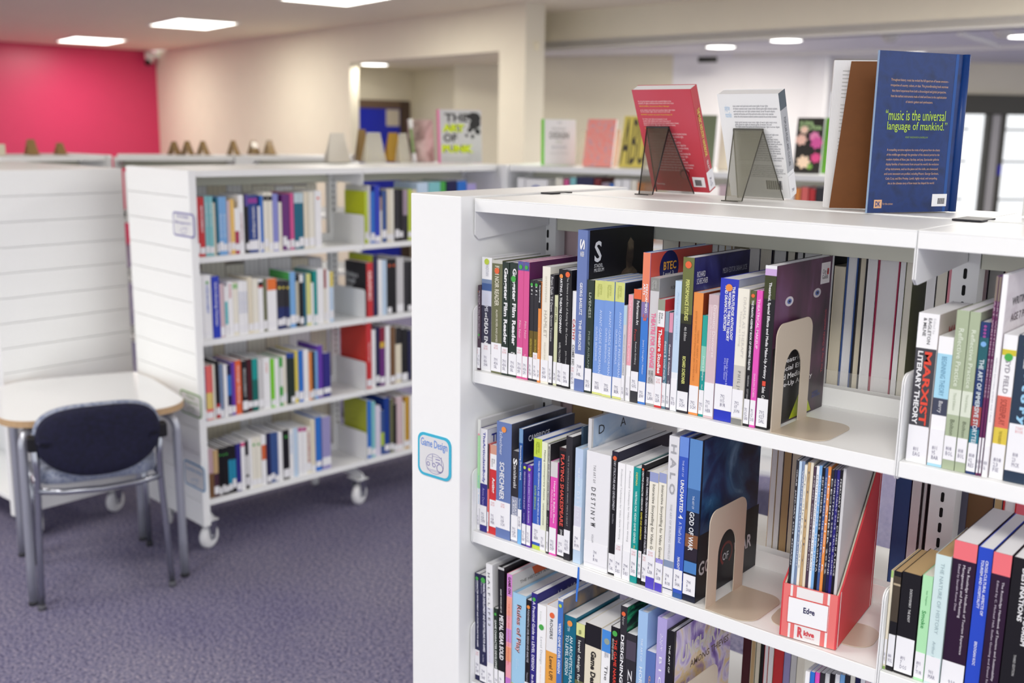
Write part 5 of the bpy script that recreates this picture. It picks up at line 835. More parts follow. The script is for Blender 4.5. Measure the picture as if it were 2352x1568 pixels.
book(Matrix.Translation((.24, .445, HC+.006)) @ Matrix.Rotation(math.radians(25), 4, 'X') @ Matrix.Rotation(math.radians(90), 4, 'Z'), .024, .222, .136, 'c22f3a', cname='red', art_back=REDB, lab='780\n23\nRUT', row=TOPROW, text=[('THE MUSIC INDUSTRY HANDBOOK', .2, .66, .5, .4, 'f2dc6a', .02), ('PAUL RUTTER', .7, .82, .5, .3, 'f0e8e8', .02)],
 rear=[(para(2, 9), .07, .68, .86, .9, 'f4dcdc', 0), ('MUSICWEEK, International Music Manager', .08, .6, .835, .85, 'e8c04a', .01), (para(2, 9), .08, .68, .78, .815, 'f4dcdc', 0), ('REVIEWER, Conductor and Lecturer, Recent Graduate, UK', .08, .62, .755, .77, 'e8c04a', .01), (para(4, 9), .09, .7, .65, .73, 'f4dcdc', 0), ('REVIEWER, Classical Pro', .1, .35, .62, .635, 'e8c04a', .01), (para(14, 10), .09, .82, .2, .59, 'f0d4d8', 0), ('Routledge', .1, .25, .055, .08, 'f4e4e4', .01)])
rb = ALLB[-1]['o']; box('barcode_label', LAB, -.0007, -.0004, .006, .034, .012, .034, rb)
_q = MB()
for i in range(14): _q.box(-.0009, -.0008, .014+.0011*i, .0145+.0011*i+.0003*(i % 3), .015, .028)
_q.build('barcode', mat('3a3638', .6), rb); ring_ = MB().lathe([(.0115, 0), (.0115, .0001)], (-.0006, .05, .04), (-1, 0, 0), 24).build('printed_headphones', mat('7c2028', .5), rb); MB().lathe([(.0085, 0), (.0085, .0001)], (-.0008, .05, .038), (-1, 0, 0), 24).build('headphone_gap', mat('c4505c', .5), ring_)
book(Matrix.Translation((.437, .402, HC+.006)) @ Matrix.Rotation(math.radians(22), 4, 'X') @ Matrix.Rotation(math.radians(90), 4, 'Z'), .026, .205, .124, 'f2f3f6', cname='white', row=TOPROW, bands=[(0, .16, '3a4a58'), (.16, .75, 'b4b6bc')], lab='780', text=[('POPULAR MUSIC AND CULTURE', .24, .7, .5, .3, '6a6c74', 0)],
 rear=[(para(5, 11), .24, .96, .78, .9, '8c8e96', 0), (para(3, 11), .24, .96, .68, .745, '8c8e96', 0), (para(12, 12), .24, .97, .36, .63, '8c8e96', 0), (para(7, 12), .24, .97, .2, .33, '8c8e96', 0), ('palgrave\nmacmillan', .1, .2, .78, .9, 'b4d4f0', 0)])
rb = ALLB[-1]['o']; box('barcode_box', mat('f8f8fa', .5), -.0007, -.0004, .01, .05, .014, .042, rb); _q = MB()
for i in range(22): _q.box(-.0009, -.0008, .013+.0015*i, .0136+.0015*i+.0004*(i % 3), .018, .036)
_q.build('barcode', mat('2c2a30', .6), rb)
# open blue hardback
p0 = Vector((.658, .217, HC)); p1 = Vector((.737, .374, HC)); bb = empty('open_book', Matrix.Translation((p1.x, p1.y, HC+.0026)) @ Matrix.Rotation(math.atan2(p0.y-p1.y, p0.x-p1.x), 4, 'Z'))
tag(bb, 'tall navy hardback standing open on the bookcase top, brown endpaper showing', 'book')
bw_ = (p0-p1).length; bh_ = .254; NB = art('navy_cloth_print', ['0b2a62', '0f3272', '092454'], 40, 4, .3)
box('back_board', NB, 0, bw_, 0, .003, 0, bh_, bb, .0006); box('board_edge', mat('8fa8c8', .4), bw_, bw_+.0012, 0, .003, 0, bh_, bb)
MB().tube([(-.004, .002, 0), (-.004, .002, bh_)], .007, 12).build('spine', mat('103a7c', .35), bb)
box('hinge_groove', mat('1a4f9a', .35), .012, .018, .003, .0032, 0, bh_, bb)
N_ = lambda s, x0, x1, z0, z1, c, b=0: lettering(s, mat(c, .5), (bw_*(1-x0), .0036, bh_*z0), (-1, 0, 0), (0, 0, 1), bw_*(x1-x0), bh_*(z1-z0), bb, b, 'cover_lettering')
for i, (s, a, b) in enumerate((('Throughout history, music has evoked the full spectrum of human emotions -', .15, .83), ('irrespective of country, culture, or class. This groundbreaking book examines', .15, .83), ('that shared experience from both a chronological and global perspective,', .17, .81), ('from the earliest instruments made of shell and bone to the sophistication', .16, .82), ('of electric guitars and synthesizers.', .34, .66))): N_(s, a, b, .815-.033*i, .835-.033*i, 'd8b090')
N_('“music is the universal', .12, .83, .58, .645, 'bfe04a'); N_('language of mankind.”', .15, .86, .505, .572, 'bfe04a'); N_('HENRY WADSWORTH LONGFELLOW', .37, .64, .47, .481, '8fb04a')
for i, (s, a, b) in enumerate((('A compelling narrative explores the roots of all genres from the chants', .17, .8), ('of the middle ages through the grandeur of the classical period to the', .17, .8), ('modern rhythms of blues, jazz, hip-hop, and pop. Spectacular galleries', .17, .8), ('display families of instruments from around the world, the evolution', .17, .8), ('of key instruments, such as the piano and the violin, are showcased,', .17, .8), ('and iconic innovators are profiled, including Mozart, George Gershwin,', .16, .81), ('Celia Cruz, and Elvis Presley. Lavish, highly visual, and compelling,', .18, .8), ('this is the ultimate story of how music has shaped the world.', .21, .77))): N_(s, a, b, .385-.03*i, .404-.03*i, 'd8b090')
box('publisher_mark', mat('e8b488', .5), bw_*(1-.16), bw_*(1-.07), .0032, .0035, bh_*.03, bh_*.083, bb); N_('DK', .085, .145, .04, .073, '143c80', .03)
for t_ in bb.children: pass
N_('For the curious', .17, .29, .05, .064, 'd8b090'); box('barcode_label', LAB, bw_*.06, bw_*.24, .0032, .0034, bh_*.035, bh_*.115, bb); _q = MB()
for i in range(13): _q.box(bw_*.085+.0012*i, bw_*.085+.0012*i+.0005+.0002*(i % 3), .0035, .0036, bh_*.05, bh_*.088)
_q.build('barcode', mat('4c4a50', .6), bb)
def in_bb(px, py, dist_pt):
    inv = bb.matrix_world.inverted(); d = pray(px, py); dd = Vector((d.x, d.y)); c = Vector((dist_pt[0], dist_pt[1]))-Vector((CAM.x, CAM.y)); return inv @ (CAM+d*(c.dot(dd)/dd.dot(dd)))
def sheet(name, m, a, b, c, d_, th, off):
    q = MB(); P = [Vector(v) for v in (a, b, c, d_)]; n = (P[1]-P[0]).cross(P[3]-P[0]).normalized()*th
    q.v = [tuple(p) for p in P]+[tuple(p+n) for p in P]; q.f = [(3, 2, 1, 0), (4, 5, 6, 7), (0, 1, 5, 4), (1, 2, 6, 5), (2, 3, 7, 6), (3, 0, 4, 7)]; q.sm = [0]*6
    return q.build(name, m, bb)
g = in_bb(1904, 482, (.575, .275)); h_ = in_bb(1956, 138, (.6, .29)); g.z = .0005
sheet('endpaper', mat('7c4a20', .6, grain=.1), (-.006, -.006, .0005), g, (h_.x, h_.y, .243), (-.006, -.006, .243), .0012, 0)
g2 = in_bb(1890, 480, (.556, .29)); k2 = in_bb(1902, 140, (.556, .29)); g2.z = .0005
pgb = sheet('page_block', page_mat('white'), (-.01, -.014, .0005), (g2.x, g2.y, .0005), (g2.x*.985, g2.y, .246), (-.01, -.014, .246), .012, 0)
for i in range(30):
    zz = .228-.0062*i
    fr_ = Vector((g2.x, g2.y, 0))-Vector((-.01, -.014, 0))
    if i % 9 != 8: 
        a = Vector((-.01, -.014, 0))+fr_*.78; u_ = fr_.normalized(); v_ = u_.cross(Vector((0, 0, 1)))
        q = MB(); 
        off = -v_*.0006 if v_.dot(Vector((0, 1, 0))) < 0 else v_*.0006
        q.quad(a+off+Vector((0, 0, zz)), a+fr_*.14+off+Vector((0, 0, zz)), a+fr_*.14+off+Vector((0, 0, zz+.0012)), a+off+Vector((0, 0, zz+.0012))); q.build('text_line', mat('c4c4c2', .7), bb)
# pale book edge standing further along the top
book(Matrix.Translation((.985, .32, HC+.0026)) @ Matrix.Rotation(math.radians(70), 4, 'Z'), .02, .20, .14, 'f0f0ee', cname='ivory', row=TOPROW)
# ---------------------------------------------------------------- trolley books
T1 = (380, 370, 3.647); T3 = (380, 740, 3.408)
def trow(z, crop, bots, data, row, yo=.012):
    ox, oy, sc = crop; (xa, ya), (xb, yb) = bots
    yf = lambda x: (oy+ya/sc)+((oy+yb/sc)-(oy+ya/sc))*(x-(ox+xa/sc))/((xb-xa)/sc)-8
    dd = []
    for e in data:
        kw = dict(e[4]) if len(e) > 4 else {}
        kw.setdefault('lab', ('', random.uniform(.003, .02)) if random.random() < .8 else None); kw.setdefault('lab_h', random.uniform(.024, .038)); dd.append((e[0], e[1], e[2], e[3], kw))
    row_books(FT, z, crop, dd, row, yf, yo)
tl = lambda s, a=.15, b=.6, c='f2f2f6', h=.4: dict(text=[(s, a, b, .5, h, c, .02)])
Ta, Tb, Tc, Td = 'trolley top row', 'trolley second row', 'trolley third row', 'trolley bottom row'
trow(LT[0], T1, ((250, 790), (1660, 680)), [
 (251, 294, 300, 'red', tl('MANAGEMENT')), (296, 338, 302, 'red', tl('MANAGEMENT')), (341, 374, 296, 'aqua', tl('Strategic Theory', .1, .5)), (376, 412, 296, 'aqua', tl('Strategic Theory', .1, .5)), (414, 432, 350, 'cream'), (434, 454, 312, 'dark-teal'),
 (456, 489, 300, 'sky-blue', tl('Research', .3, .7, 'dcebf8')), (491, 525, 300, 'sky-blue', tl('Research', .3, .7, 'dcebf8')), (528, 552, 330, 'blush'), (554, 586, 320, 'f2c872', dict(cname='amber')), (588, 624, 395, 'white', dict(bands=[(.5, 1, 'b03058')])), (626, 668, 285, 'white', tl('CONTEMPORARY', .3, .8, 'a05868', .3)),
 (676, 704, 280, 'black', dict(bands=[(0, .2, '5a4a9c')])), (706, 784, 286, '1d3f8f', dict(cname='cobalt-blue', text=[('Leadership and Management', .2, .75, .55, .34, W_, .02)], bands=[(.05, .14, '9a3a9c')])), (786, 804, 380, 'white'), (806, 829, 292, 'bright-blue'), (831, 866, 262, 'ivory', dict(bands=[(.06, .14, '2a2830')])), (868, 904, 262, 'ivory', dict(bands=[(.06, .14, '2a2830')])),
 (907, 954, 275, 'periwinkle'), (957, 983, 345, 'ivory'), (986, 1018, 280, 'purple'), (1020, 1050, 280, 'purple'), (1053, 1082, 268, 'hot-pink'), (1085, 1124, 266, 'dark-teal', dict(bands=[(0, .18, 'c8dce4')])), (1126, 1164, 266, 'dark-teal', dict(bands=[(0, .18, 'c8dce4')])), (1167, 1204, 258, 'cream'), (1207, 1253, 256, 'ivory'), (1257, 1309, 250, 'white', dict(dot='vermilion'))], Ta)
trow(LT[1], T1, ((250, 1500), (1665, 1310)), [
 (250, 332, 960, 'white', dict(text=[('CAREER MANAGEMENT', .15, .6, .5, .3, '5a7ad0', .01)], dot='green')), (335, 402, 955, 'white', dict(text=[('CAREER MANAGEMENT', .15, .6, .5, .34, '5a7ad0', .01)], dot='green')), (404, 464, 965, 'royal-blue', tl('Introducing Human', .1, .8)), (467, 504, 1030, 'blush'), (506, 530, 1050, 'white', dict(bands=[(.3, .8, '5cc0c8')])), (533, 574, 1010, 'white', tl('BUSINESS', .05, .3, 'c85a5a')),
 (576, 618, 1015, 'ivory', dict(bands=[(.03, .12, '9cc88c')])), (620, 646, 1005, 'white', tl('STATISTICS', .2, .6, '6a80b8')), (648, 674, 1005, 'white', tl('STATISTICS', .2, .6, '6a80b8')), (676, 700, 1005, 'white', tl('STATISTICS', .2, .6, '6a80b8')), (703, 738, 972, 'cream'), (740, 786, 985, 'ivory'), (788, 828, 990, 'white', dict(bands=[(.05, .12, '222222'), (.12, .16, 'c83a34')])), (830, 858, 985, 'olive'),
 (861, 938, 985, 'white', dict(cname='orange-topped', bands=[(0, .22, 'ee7a36')])), (944, 982, 1000, 'charcoal', dict(dot='yellow', bands=[(.55, 1, '24306c')])), (984, 1014, 1000, 'charcoal', dict(dot='yellow', bands=[(.55, 1, '24306c')])), (1016, 1046, 1000, 'charcoal', dict(dot='yellow', bands=[(.55, 1, '24306c')])), (1049, 1096, 930, 'sky-blue', dict(art_back=mat('58b860', .4))), (1099, 1126, 965, 'black', dict(bands=[(.1, .8, 'cfc8b0')])), (1128, 1160, 950, 'black', dict(bands=[(0, .15, 'f0f0f0')])), (1162, 1186, 940, 'dark-teal'),
 (1188, 1226, 945, 'dfe08c', dict(cname='pale-yellow')), (1228, 1246, 1020, 'white'), (1249, 1276, 920, 'teal'), (1280, 1332, 900, 'white'), (1334, 1352, 905, 'ivory', dict(bands=[(0, .35, 'a02a3c')])), (1355, 1380, 915, 'white'), (1383, 1412, 925, 'pale-blue', dict(bands=[(0, .3, 'e4d060')]))], Tb)
trow(LT[2], T3, ((275, 785), (1565, 525)), [
 (284, 304, 390, 'vermilion', dict(bands=[(.4, 1, 'e4c060')])), (306, 326, 352, 'indigo'), (328, 380, 342, 'coral', dict(bands=[(.5, .8, 'ecd27c')])), (383, 400, 330, 'ivory'), (403, 434, 300, 'black', dict(bands=[(.75, 1, 'c03038')])), (436, 464, 330, 'blue-grey'), (467, 492, 332, 'white'), (495, 526, 335, 'navy', dict(bands=[(.2, .6, '3a7ac8')])), (528, 556, 312, 'violet'), (558, 606, 300, 'vermilion', tl('Strategic Planning', .1, .8, 'fbe4dc')), (608, 650, 302, 'black', tl('MANAGEMENT', .15, .7, 'c8c8c8')), (652, 688, 288, 'maroon'), (690, 732, 285, 'teal', dict(bands=[(.4, 1, '0f6c64')])),
 (736, 774, 290, 'pale-grey'), (777, 830, 280, 'white', tl('project', .1, .3, 'e09a8c')), (833, 860, 285, 'bright-lime'), (862, 898, 285, 'white'), (900, 924, 275, 'green', dict(bands=[(.2, .6, 'f0f0f0')])), (927, 954, 260, 'ivory'), (957, 988, 240, 'dark-green', dict(bands=[(0, .1, '2a4a9c')])), (990, 1020, 240, 'dark-green', dict(bands=[(0, .1, '2a4a9c')])), (1022, 1046, 225, 'yellow'), (1049, 1086, 222, 'bright-blue'), (1089, 1128, 215, 'white'), (1130, 1150, 235, 'orange'), (1152, 1174, 228, 'charcoal'), (1176, 1196, 225, 'sky-blue'), (1199, 1238, 182, 'violet'), (1242, 1296, 240, 'indigo')], Tc)
trow(LT[3], T3, ((305, 1400), (1575, 1085)), [
 (318, 344, 1015, 'black', dict(bands=[(0, .1, '3a4aa0')])), (346, 384, 990, 'brown', dict(bands=[(0, .5, 'c8a8b0')])), (386, 424, 1000, 'tan', dict(bands=[(.5, 1, '4a2c3c')])), (427, 450, 985, 'black', dict(dot='green')), (452, 474, 982, 'black', dict(dot='green')), (476, 500, 975, 'black', dict(dot='green')), (503, 530, 965, 'black', dict(bands=[(.3, .8, '2a94b8')])), (532, 560, 962, 'black', dict(bands=[(.3, .8, '2a94b8')])), (563, 600, 950, 'indigo'), (603, 634, 935, 'white', dict(bands=[(.02, .1, 'e05a8c')])), (637, 660, 930, 'charcoal', dict(bands=[(.3, .7, 'e8e8e8')])), (663, 684, 910, 'white'), (686, 720, 905, 'ivory', dict(dot='green')), (722, 758, 900, 'ivory', dict(dot='green')), (761, 796, 880, 'white', dict(bands=[(.2, .5, 'd8683c')])),
 (799, 832, 865, 'navy'), (834, 862, 865, 'denim-blue'), (864, 890, 860, 'denim-blue'), (892, 924, 858, 'white'), (927, 974, 842, 'black', dict(dot='green')), (978, 1010, 838, 'white', tl('innovation', .1, .5, '8cb4e0')), (1012, 1044, 830, 'pale-blue'), (1046, 1078, 826, 'white', dict(bands=[(0, .08, 'c04c90')])), (1080, 1110, 822, 'white', dict(bands=[(0, .08, 'c04c90')])), (1112, 1146, 820, 'ivory', tl('LEADERSHIP', .1, .8, 'b04058', .5)), (1149, 1180, 760, 'cream'), (1183, 1226, 742, 'bright-blue'), (1232, 1298, 740, 'lavender')], Td)
Te, Tf, Tg, Th = 'trolley top row past the divider', 'trolley second row past the divider', 'trolley third row past the divider', 'trolley bottom row past the divider'
trow(LT[0], T1, ((250, 790), (1660, 680)), [
 (1676, 1698, 255, 'lime', dict(art_back=mat('c6cf1e', .4))), (1700, 1722, 205, 'pale-grey', dict(art_back=mat('dcdcd6', .4))), (1724, 1754, 255, 'bright-blue'), (1757, 1798, 205, 'royal-blue'), (1800, 1816, 300, 'ivory', dict(bands=[(0, .3, 'b89878')])), (1819, 1856, 250, 'denim-blue'), (1860, 1886, 235, 'cream'), (1888, 1916, 235, 'ivory'), (1924, 1960, 240, 'charcoal'), (1962, 1990, 238, 'black'), (1992, 2030, 240, 'mauve', dict(bands=[(.5, 1, '2c2830')])), (2034, 2066, 235, 'lime'), (2070, 2105, 240, 'cream'), (2110, 2200, 180, 'pale-blue'), (2205, 2300, 175, 'aqua'), (2305, 2350, 172, 'green'), (2356, 2440, 165, 'navy'), (2445, 2520, 168, 'bright-blue'), (2525, 2600, 190, 'lilac')], Te)
lk = ALLB[-19]['o']
trow(LT[1], T1, ((250, 1500), (1665, 1310)), [
 (1688, 1740, 850, 'red', dict(art_back=mat('26242a', .4), text=[('GRAPHIC', .15, .7, .5, .5, 'fbe4e0', .03)], rear=[('Finding a\nDesign\nStyle', .05, .6, .45, .8, 'd8d8da', .02)])), (1744, 1782, 790, 'navy', dict(art_back=mat('c2cc34', .4))), (1785, 1818, 825, 'white'), (1820, 1858, 830, 'pale-blue'), (1864, 1898, 820, 'black', dict(dot='vermilion')), (1900, 1936, 818, 'black', dict(dot='vermilion')), (1940, 1998, 810, 'pale-grey'), (2002, 2032, 840, 'charcoal'), (2034, 2066, 838, 'black'), (2070, 2110, 820, 'white')], Tf)
trow(LT[2], T3, ((275, 785), (1565, 525)), [
 (1578, 1616, 0, 'red', dict(art_back=mat('dd4238', .4), text=[('Why do we work', .3, .6, .5, .4, 'fbe4e0', .02)])), (1620, 1648, 60, 'white'), (1651, 1680, 35, 'navy'), (1683, 1722, 40, 'purple', dict(bands=[(0, .25, '8c1c3c'), (.25, .35, 'd8b040')])), (1725, 1760, 30, 'white'), (1764, 1798, 35, 'brown'), (1802, 1848, 40, 'cream', dict(bands=[(0, .3, '1e1c20')])), (1852, 1896, 50, 'black'), (1900, 1926, 60, 'navy'), (1930, 1965, 50, 'ivory')], Tg)
trow(LT[3], T3, ((305, 1400), (1575, 1085)), [
 (1582, 1612, 612, 'bright-blue', dict(art_back=mat('b4bb3c', .4))), (1615, 1644, 620, 'aqua'), (1647, 1688, 655, 'lilac', dict(bands=[(0, 1, 'e2dcee')])), (1690, 1716, 690, 'denim-blue', dict(bands=[(.5, .8, 'b8d048')])), (1718, 1756, 590, '1c3f94', dict(cname='cobalt-blue')), (1759, 1784, 600, 'olive'), (1786, 1810, 640, 'black'), (1813, 1858, 585, 'blush'), (1861, 1876, 625, 'ivory'), (1879, 1912, 580, 'mustard'), (1916, 1950, 575, 'white')], Th)
# lime leaflet book face-on at the end of the top row
def trolley_back(z, row, h, cols):
    x = .05
    for i, (c, w) in enumerate(cols):
        M = FT.M @ Matrix.Translation((x+w, .275+.18, z+.0006)) @ Matrix.Rotation(math.pi, 4, 'Z'); x += w+.0008
        REST.book(M, w, h+random.uniform(-.03, .015), .18, c, random.choice(['ivory', 'cream', 'white']))
rc = ['brown', 'white', 'charcoal', 'cream', 'plum', 'black', 'ivory', 'grey', 'dark-red', 'olive', 'white', 'tan', 'navy']
for k, (z, rw) in enumerate(zip(LT, ('far side of trolley top row', 'far side of trolley second row', 'far side of trolley third row', 'far side of trolley bottom row'))):
    trolley_back(z, rw, .27, [(rc[(i*5+k*3) % 13], .05+.02*((i*7+k) % 4)) for i in range(9)])
# ---------------------------------------------------------------- display bookcase: top shelf and books on top
def urow():
    z = 1.2; dat = [(1188, 1204, 409, 'white'), (1206, 1256, 412, 'white', dict(text=[('GIF', .1, .4, .5, .5, '3050b0', .03)], d=.2, cname='blue-lettered white')), (1276, 1292, 410, 'ivory'), (1295, 1306, 412, 'hot-pink'), (1308, 1322, 408, 'aqua'), (1324, 1362, 407, 'navy'), (1364, 1378, 410, 'dark-red'), (1382, 1398, 420, 'mauve'), (1400, 1408, 422, 'bright-blue'), (1410, 1426, 413, 'white'), (1428, 1446, 413, 'white'), (1448, 1462, 414, 'ivory'), (1464, 1480, 420, 'orange'), (1650, 1668, 425, 'blush'), (1670, 1690, 428, 'cream'), (1812, 1824, 430, 'white'), (1826, 1838, 432, 'orange'), (1840, 1856, 430, 'coral'), (1858, 1872, 434, 'red'), (1874, 1896, 430, 'charcoal')]
    row_books(FU, z, (0, 0, 1), [(a, b, y, c, dict(r[0]) if r else {}) for a, b, y, c, *r in dat], 'display bookcase shelf', lambda x: 455)
urow()
def show(px0, px1, yt, c, thick, lean, row, yo=.12, fr=None, hc=1.53, turn=0, **kw):
    """book standing face-on on a bookcase top (front cover towards the reader)"""
    fr = fr or FU; a = fr.hit(px0, 375, yo)[0]; b = fr.hit(px1, 375, yo)[0]; h = (fr.ztop((a+b)/2, yo+math.tan(math.radians(lean))*.2, yt)-hc)/math.cos(math.radians(lean))
    M = fr.M @ Matrix.Translation((a, yo, hc+.003)) @ Matrix.Rotation(math.radians(turn), 4, 'Z') @ Matrix.Rotation(math.radians(-lean), 4, 'X') @ Matrix.Rotation(math.radians(-90), 4, 'Z') @ Matrix.Translation((-thick, 0, 0))
    return book(M, thick, h, b-a, c, row=row, **kw)
DS = 'on the display bookcase'
show(1247, 1320, 275, '62d818', .034, 3, DS, turn=40, cname='green-spined white', hard=True, art_front=mat('e4e2e2', .4), front=[('THE', .42, .56, .9, .94, '8a8a88', 0), ('GRAPHIC', .25, .7, .76, .82, '9a9a98', 0), ('DESIGN', .2, .78, .58, .72, '6e6e68', .02), ('IDEA', .4, .58, .49, .53, 'a8b890', 0), ('B O O K', .28, .72, .36, .42, '9aa0a8', .01), ('Inspiration from 50 masters', .2, .78, .24, .28, 'a8a8a8', 0)])
show(1338, 1404, 275, 'ff9a90', .02, 14, DS, cname='salmon-pink', art_front=art('pink_letter_print', ['f89488', 'fb9a92', 'f4a8a0', 'c8a4c4'], 60, 2, 0))
show(1420, 1478, 268, 'e0cf6a', .012, 16, DS, cname='yellow', art_front=mat('dccb66', .4), front=[('ABU', .02, .98, .05, .95, '4a4438', .0)])
show(1596, 1638, 266, 'mauve', .02, 8, DS, art_front=mat('6f7a5c', .4), bands=[]); 
show(1822, 1884, 272, 'charcoal', .02, 10, DS, cname='floral black', art_front=mat('26221f', .4), front=[('FLORAL\nEVOLUTION', .1, .9, .78, .94, 'b8dc9c', .03)])
fb = ALLB[-1]
for (y, z, r_, c) in ((.2, .6, .022, 'f6c8b8'), (.28, .78, .016, 'f8d4c0'), (.78, .55, .024, 'd85aa0'), (.68, .66, .02, 'e88ab8'), (.35, .2, .026, 'f8dcc0'), (.8, .28, .02, 'e0508c'), (.42, .2, .01, 'f0a040'), (.6, .12, .012, '7cae4c')):
    q = MB(); n = 7
    q.prism([((r_*(1+.18*math.cos(n*a))*math.cos(a)), r_*(1+.18*math.cos(n*a))*math.sin(a)) for a in [2*math.pi*i/42 for i in range(42)]], (fb['w']+.0004+.00005*int(r_*1000), y*fb["d"], z*fb['h']), (0, 1, 0), (0, 0, 1), (.0001, 0, 0)); q.build('printed_flower', mat(c, .5), fb['o'])
show(1886, 1908, 272, 'white', .02, 10, DS, yo=.16, cname='green-faced white', art_front=mat('6cb03c', .4))
show(1648, 1700, 262, 'cream', .02, 8, DS, yo=.2)
CLEARA = sheer('pale_acrylic', 'e6e2d2', .45, .1); CEDGE = mat('efece0', .3); AMBER = sheer('amber_acrylic', 'a88a58', .75, .1); AEDGE = mat('8a7448', .4)
def stand_at(fr, px0, px1, yt, m, me, label, grp, yo=.16, hc=1.53, zoff=.003, turn=0, y1=.12):
    a = fr.hit(px0, 360, yo)[0]; b = fr.hit(px1, 360, yo)[0]; h = fr.ztop((a+b)/2, yo+y1/2, yt)-hc
    M = fr.M @ Matrix.Translation(((a+b)/2, yo, hc+zoff)) @ Matrix.Rotation(math.radians(turn), 4, 'Z')
    return easel(M, b-a, (b-a)*.6, -.0, y1, max(.05, h), m, me, label, grp=grp, t=.003)
stand_at(FU, 1394, 1418, 300, CLEARA, CEDGE, 'pale acrylic stand behind the salmon-pink book on the display bookcase', 'acrylic book stands', yo=.2)
stand_at(FU, 1322, 1340, 300, CLEARA, CEDGE, 'pale acrylic stand beside the green-spined book on the display bookcase', 'acrylic book stands', yo=.22)
# trolley top: punk book, photo book, stands, marker
GREYP = art('grey_print', ['c4c3c4', 'cccbcc', 'b8b7ba'], 4); DT = 'on the trolley top'
FTT = Frame(*FT.pt(0, 0, 0)[:2], 85.04)
def tshow(px0, px1, pyb, yt, c, thick, lean, turn, **kw):
    """face-on book on the trolley top, turned towards the reader"""
    p = at_z(px0, pyb, HT+.003); q = at_z(px1, pyb, HT+.003); w = (q-p).length; an = math.atan2(q.y-p.y, q.x-p.x); fr = Frame(p.x, p.y, math.degrees(an)); h = fr.ztop(w/2, .03, yt)-HT
    M = fr.M @ Matrix.Translation((0, .0, HT+.003)) @ Matrix.Rotation(math.radians(-lean), 4, 'X') @ Matrix.Rotation(math.radians(-90), 4, 'Z') @ Matrix.Translation((-thick, 0, 0))
    return book(M, thick, h, w, c, row=DT, **kw)
tshow(1010, 1108, 374, 253, 'ee78b0', .02, 5, 0, cname='pink-spined grey', hard=True, art_front=GREYP, front=[('THE', .14, .7, .77, .93, '3a383a', .04), ('ART', .08, .6, .58, .73, '3c3a2c', .11), ('ART', .08, .6, .58, .73, 'd4e61c', .05), ('OF', .1, .42, .39, .55, '3a383a', .04), ('PUNK', .06, .8, .19, .34, '3c3a2c', .11), ('PUNK', .06, .8, .19, .34, 'd4e61c', .05), ('THE ILLUSTRATED HISTORY', .1, .7, .07, .09, '8a8a8c', 0)])
pk = ALLB[-1]; pk_w = pk['d']; PB = mat('1d1b1e', .5)
for i, (y, z, r_) in enumerate(((.84, .86, .03), (.8, .72, .022), (.9, .6, .016), (.72, .62, .012), (.64, .52, .008), (.78, .5, .01), (.7, .88, .012), (.9, .74, .02))):
    MB().prism([(r_*(.8+.4*random.random())*math.cos(a), r_*(.8+.4*random.random())*math.sin(a)) for a in [2*math.pi*k/13 for k in range(13)]], (pk['w']+.0004+.00003*i, y*pk_w, z*pk['h']), (0, 1, 0), (0, 0, 1), (.00002, 0, 0)).build('printed_splash', PB, pk['o'])
tshow(940, 998, 372, 275, 'charcoal', .016, 7, 0, cname='dark photographic', art_front=art('pale_figure_print', ['4a4442', 'a8988a', 'e4dacf', 'd4c6b4'], 7, 3, .4, seed=9))
def tstand(px0, px1, pyb, yt, m, me, label, grp='stands on the trolley top'):
    p = at_z(px0, pyb, HT+.003); q_ = at_z(px1, pyb, HT+.003); w = (q_-p).length; an = math.degrees(math.atan2(q_.y-p.y, q_.x-p.x)); fr = Frame(p.x, p.y, an); h = fr.ztop(w/2, .03, yt)-HT
    return easel(fr.M @ Matrix.Translation((w/2, 0, HT+.003)), w, w*.62, 0, .07, max(.05, h), m, me, label, grp=grp, t=.003, foot=.015)
tstand(840, 888, 374, 307, CLEARA, CEDGE, 'white-edged acrylic stand on the trolley top, before the mustard stand')
tstand(892, 925, 371, 307, mat('d8ac48', .4), mat('c89a38', .4), 'mustard-yellow stand on the trolley top')
tstand(918, 944, 373, 309, CLEARA, CEDGE, 'white-edged acrylic stand on the trolley top, beside the marker')
tstand(754, 806, 372, 308, mat('e8e2d6', .3), CEDGE, 'plain white upright stand on the trolley top')
tstand(824, 850, 371, 299, AMBER, AEDGE, 'brown acrylic stand on the trolley top, before the blue door')
pa = at_z(952, 372, HT+.004); fm = Frame(pa.x, pa.y, -5)
mk = empty('glue_stick', fm.M @ Matrix.Translation((0, 0, HT+.004)) @ Matrix.Rotation(math.radians(-9), 4, 'Y')); tag(mk, 'slim green stick with white caps leaning on the trolley top', 'marker')
ht_ = fm.ztop(0, 0, 272)-HT
MB().tube([(0, 0, ht_*.18), (0, 0, ht_*.78)], .0075, 12).build('barrel', mat('8aa66a', .4), mk); MB().tube([(0, 0, ht_*.76), (0, 0, ht_*.98)], .011, 12).build('cap', mat('f0f2ee', .4), mk); MB().tube([(0, 0, 0), (0, 0, ht_*.2)], .011, 12).build('end_cap', mat('eef0f2', .4), mk)
box('low_rack', CEDGE, 0, .01, 0, .01, 0, .01) if False else None
pa = at_z(748, 355, HT+.03); pb = at_z(942, 356, HT+.03); an = math.atan2(pb.y-pa.y, pb.x-pa.x); L = (pb-pa).length
rk = empty('display_rack', Matrix.Translation((pa.x, pa.y, HT+.0035)) @ Matrix.Rotation(an, 4, 'Z')); tag(rk, 'low cream rack lying along the trolley top', 'rack')
box('shelf_board', CEDGE, 0, L, 0, .06, .024, .03, rk, .001)
for x in (.004, L*.33, L*.66, L-.012): box('support', CEDGE, x, x+.008, .005, .055, 0, .024, rk)
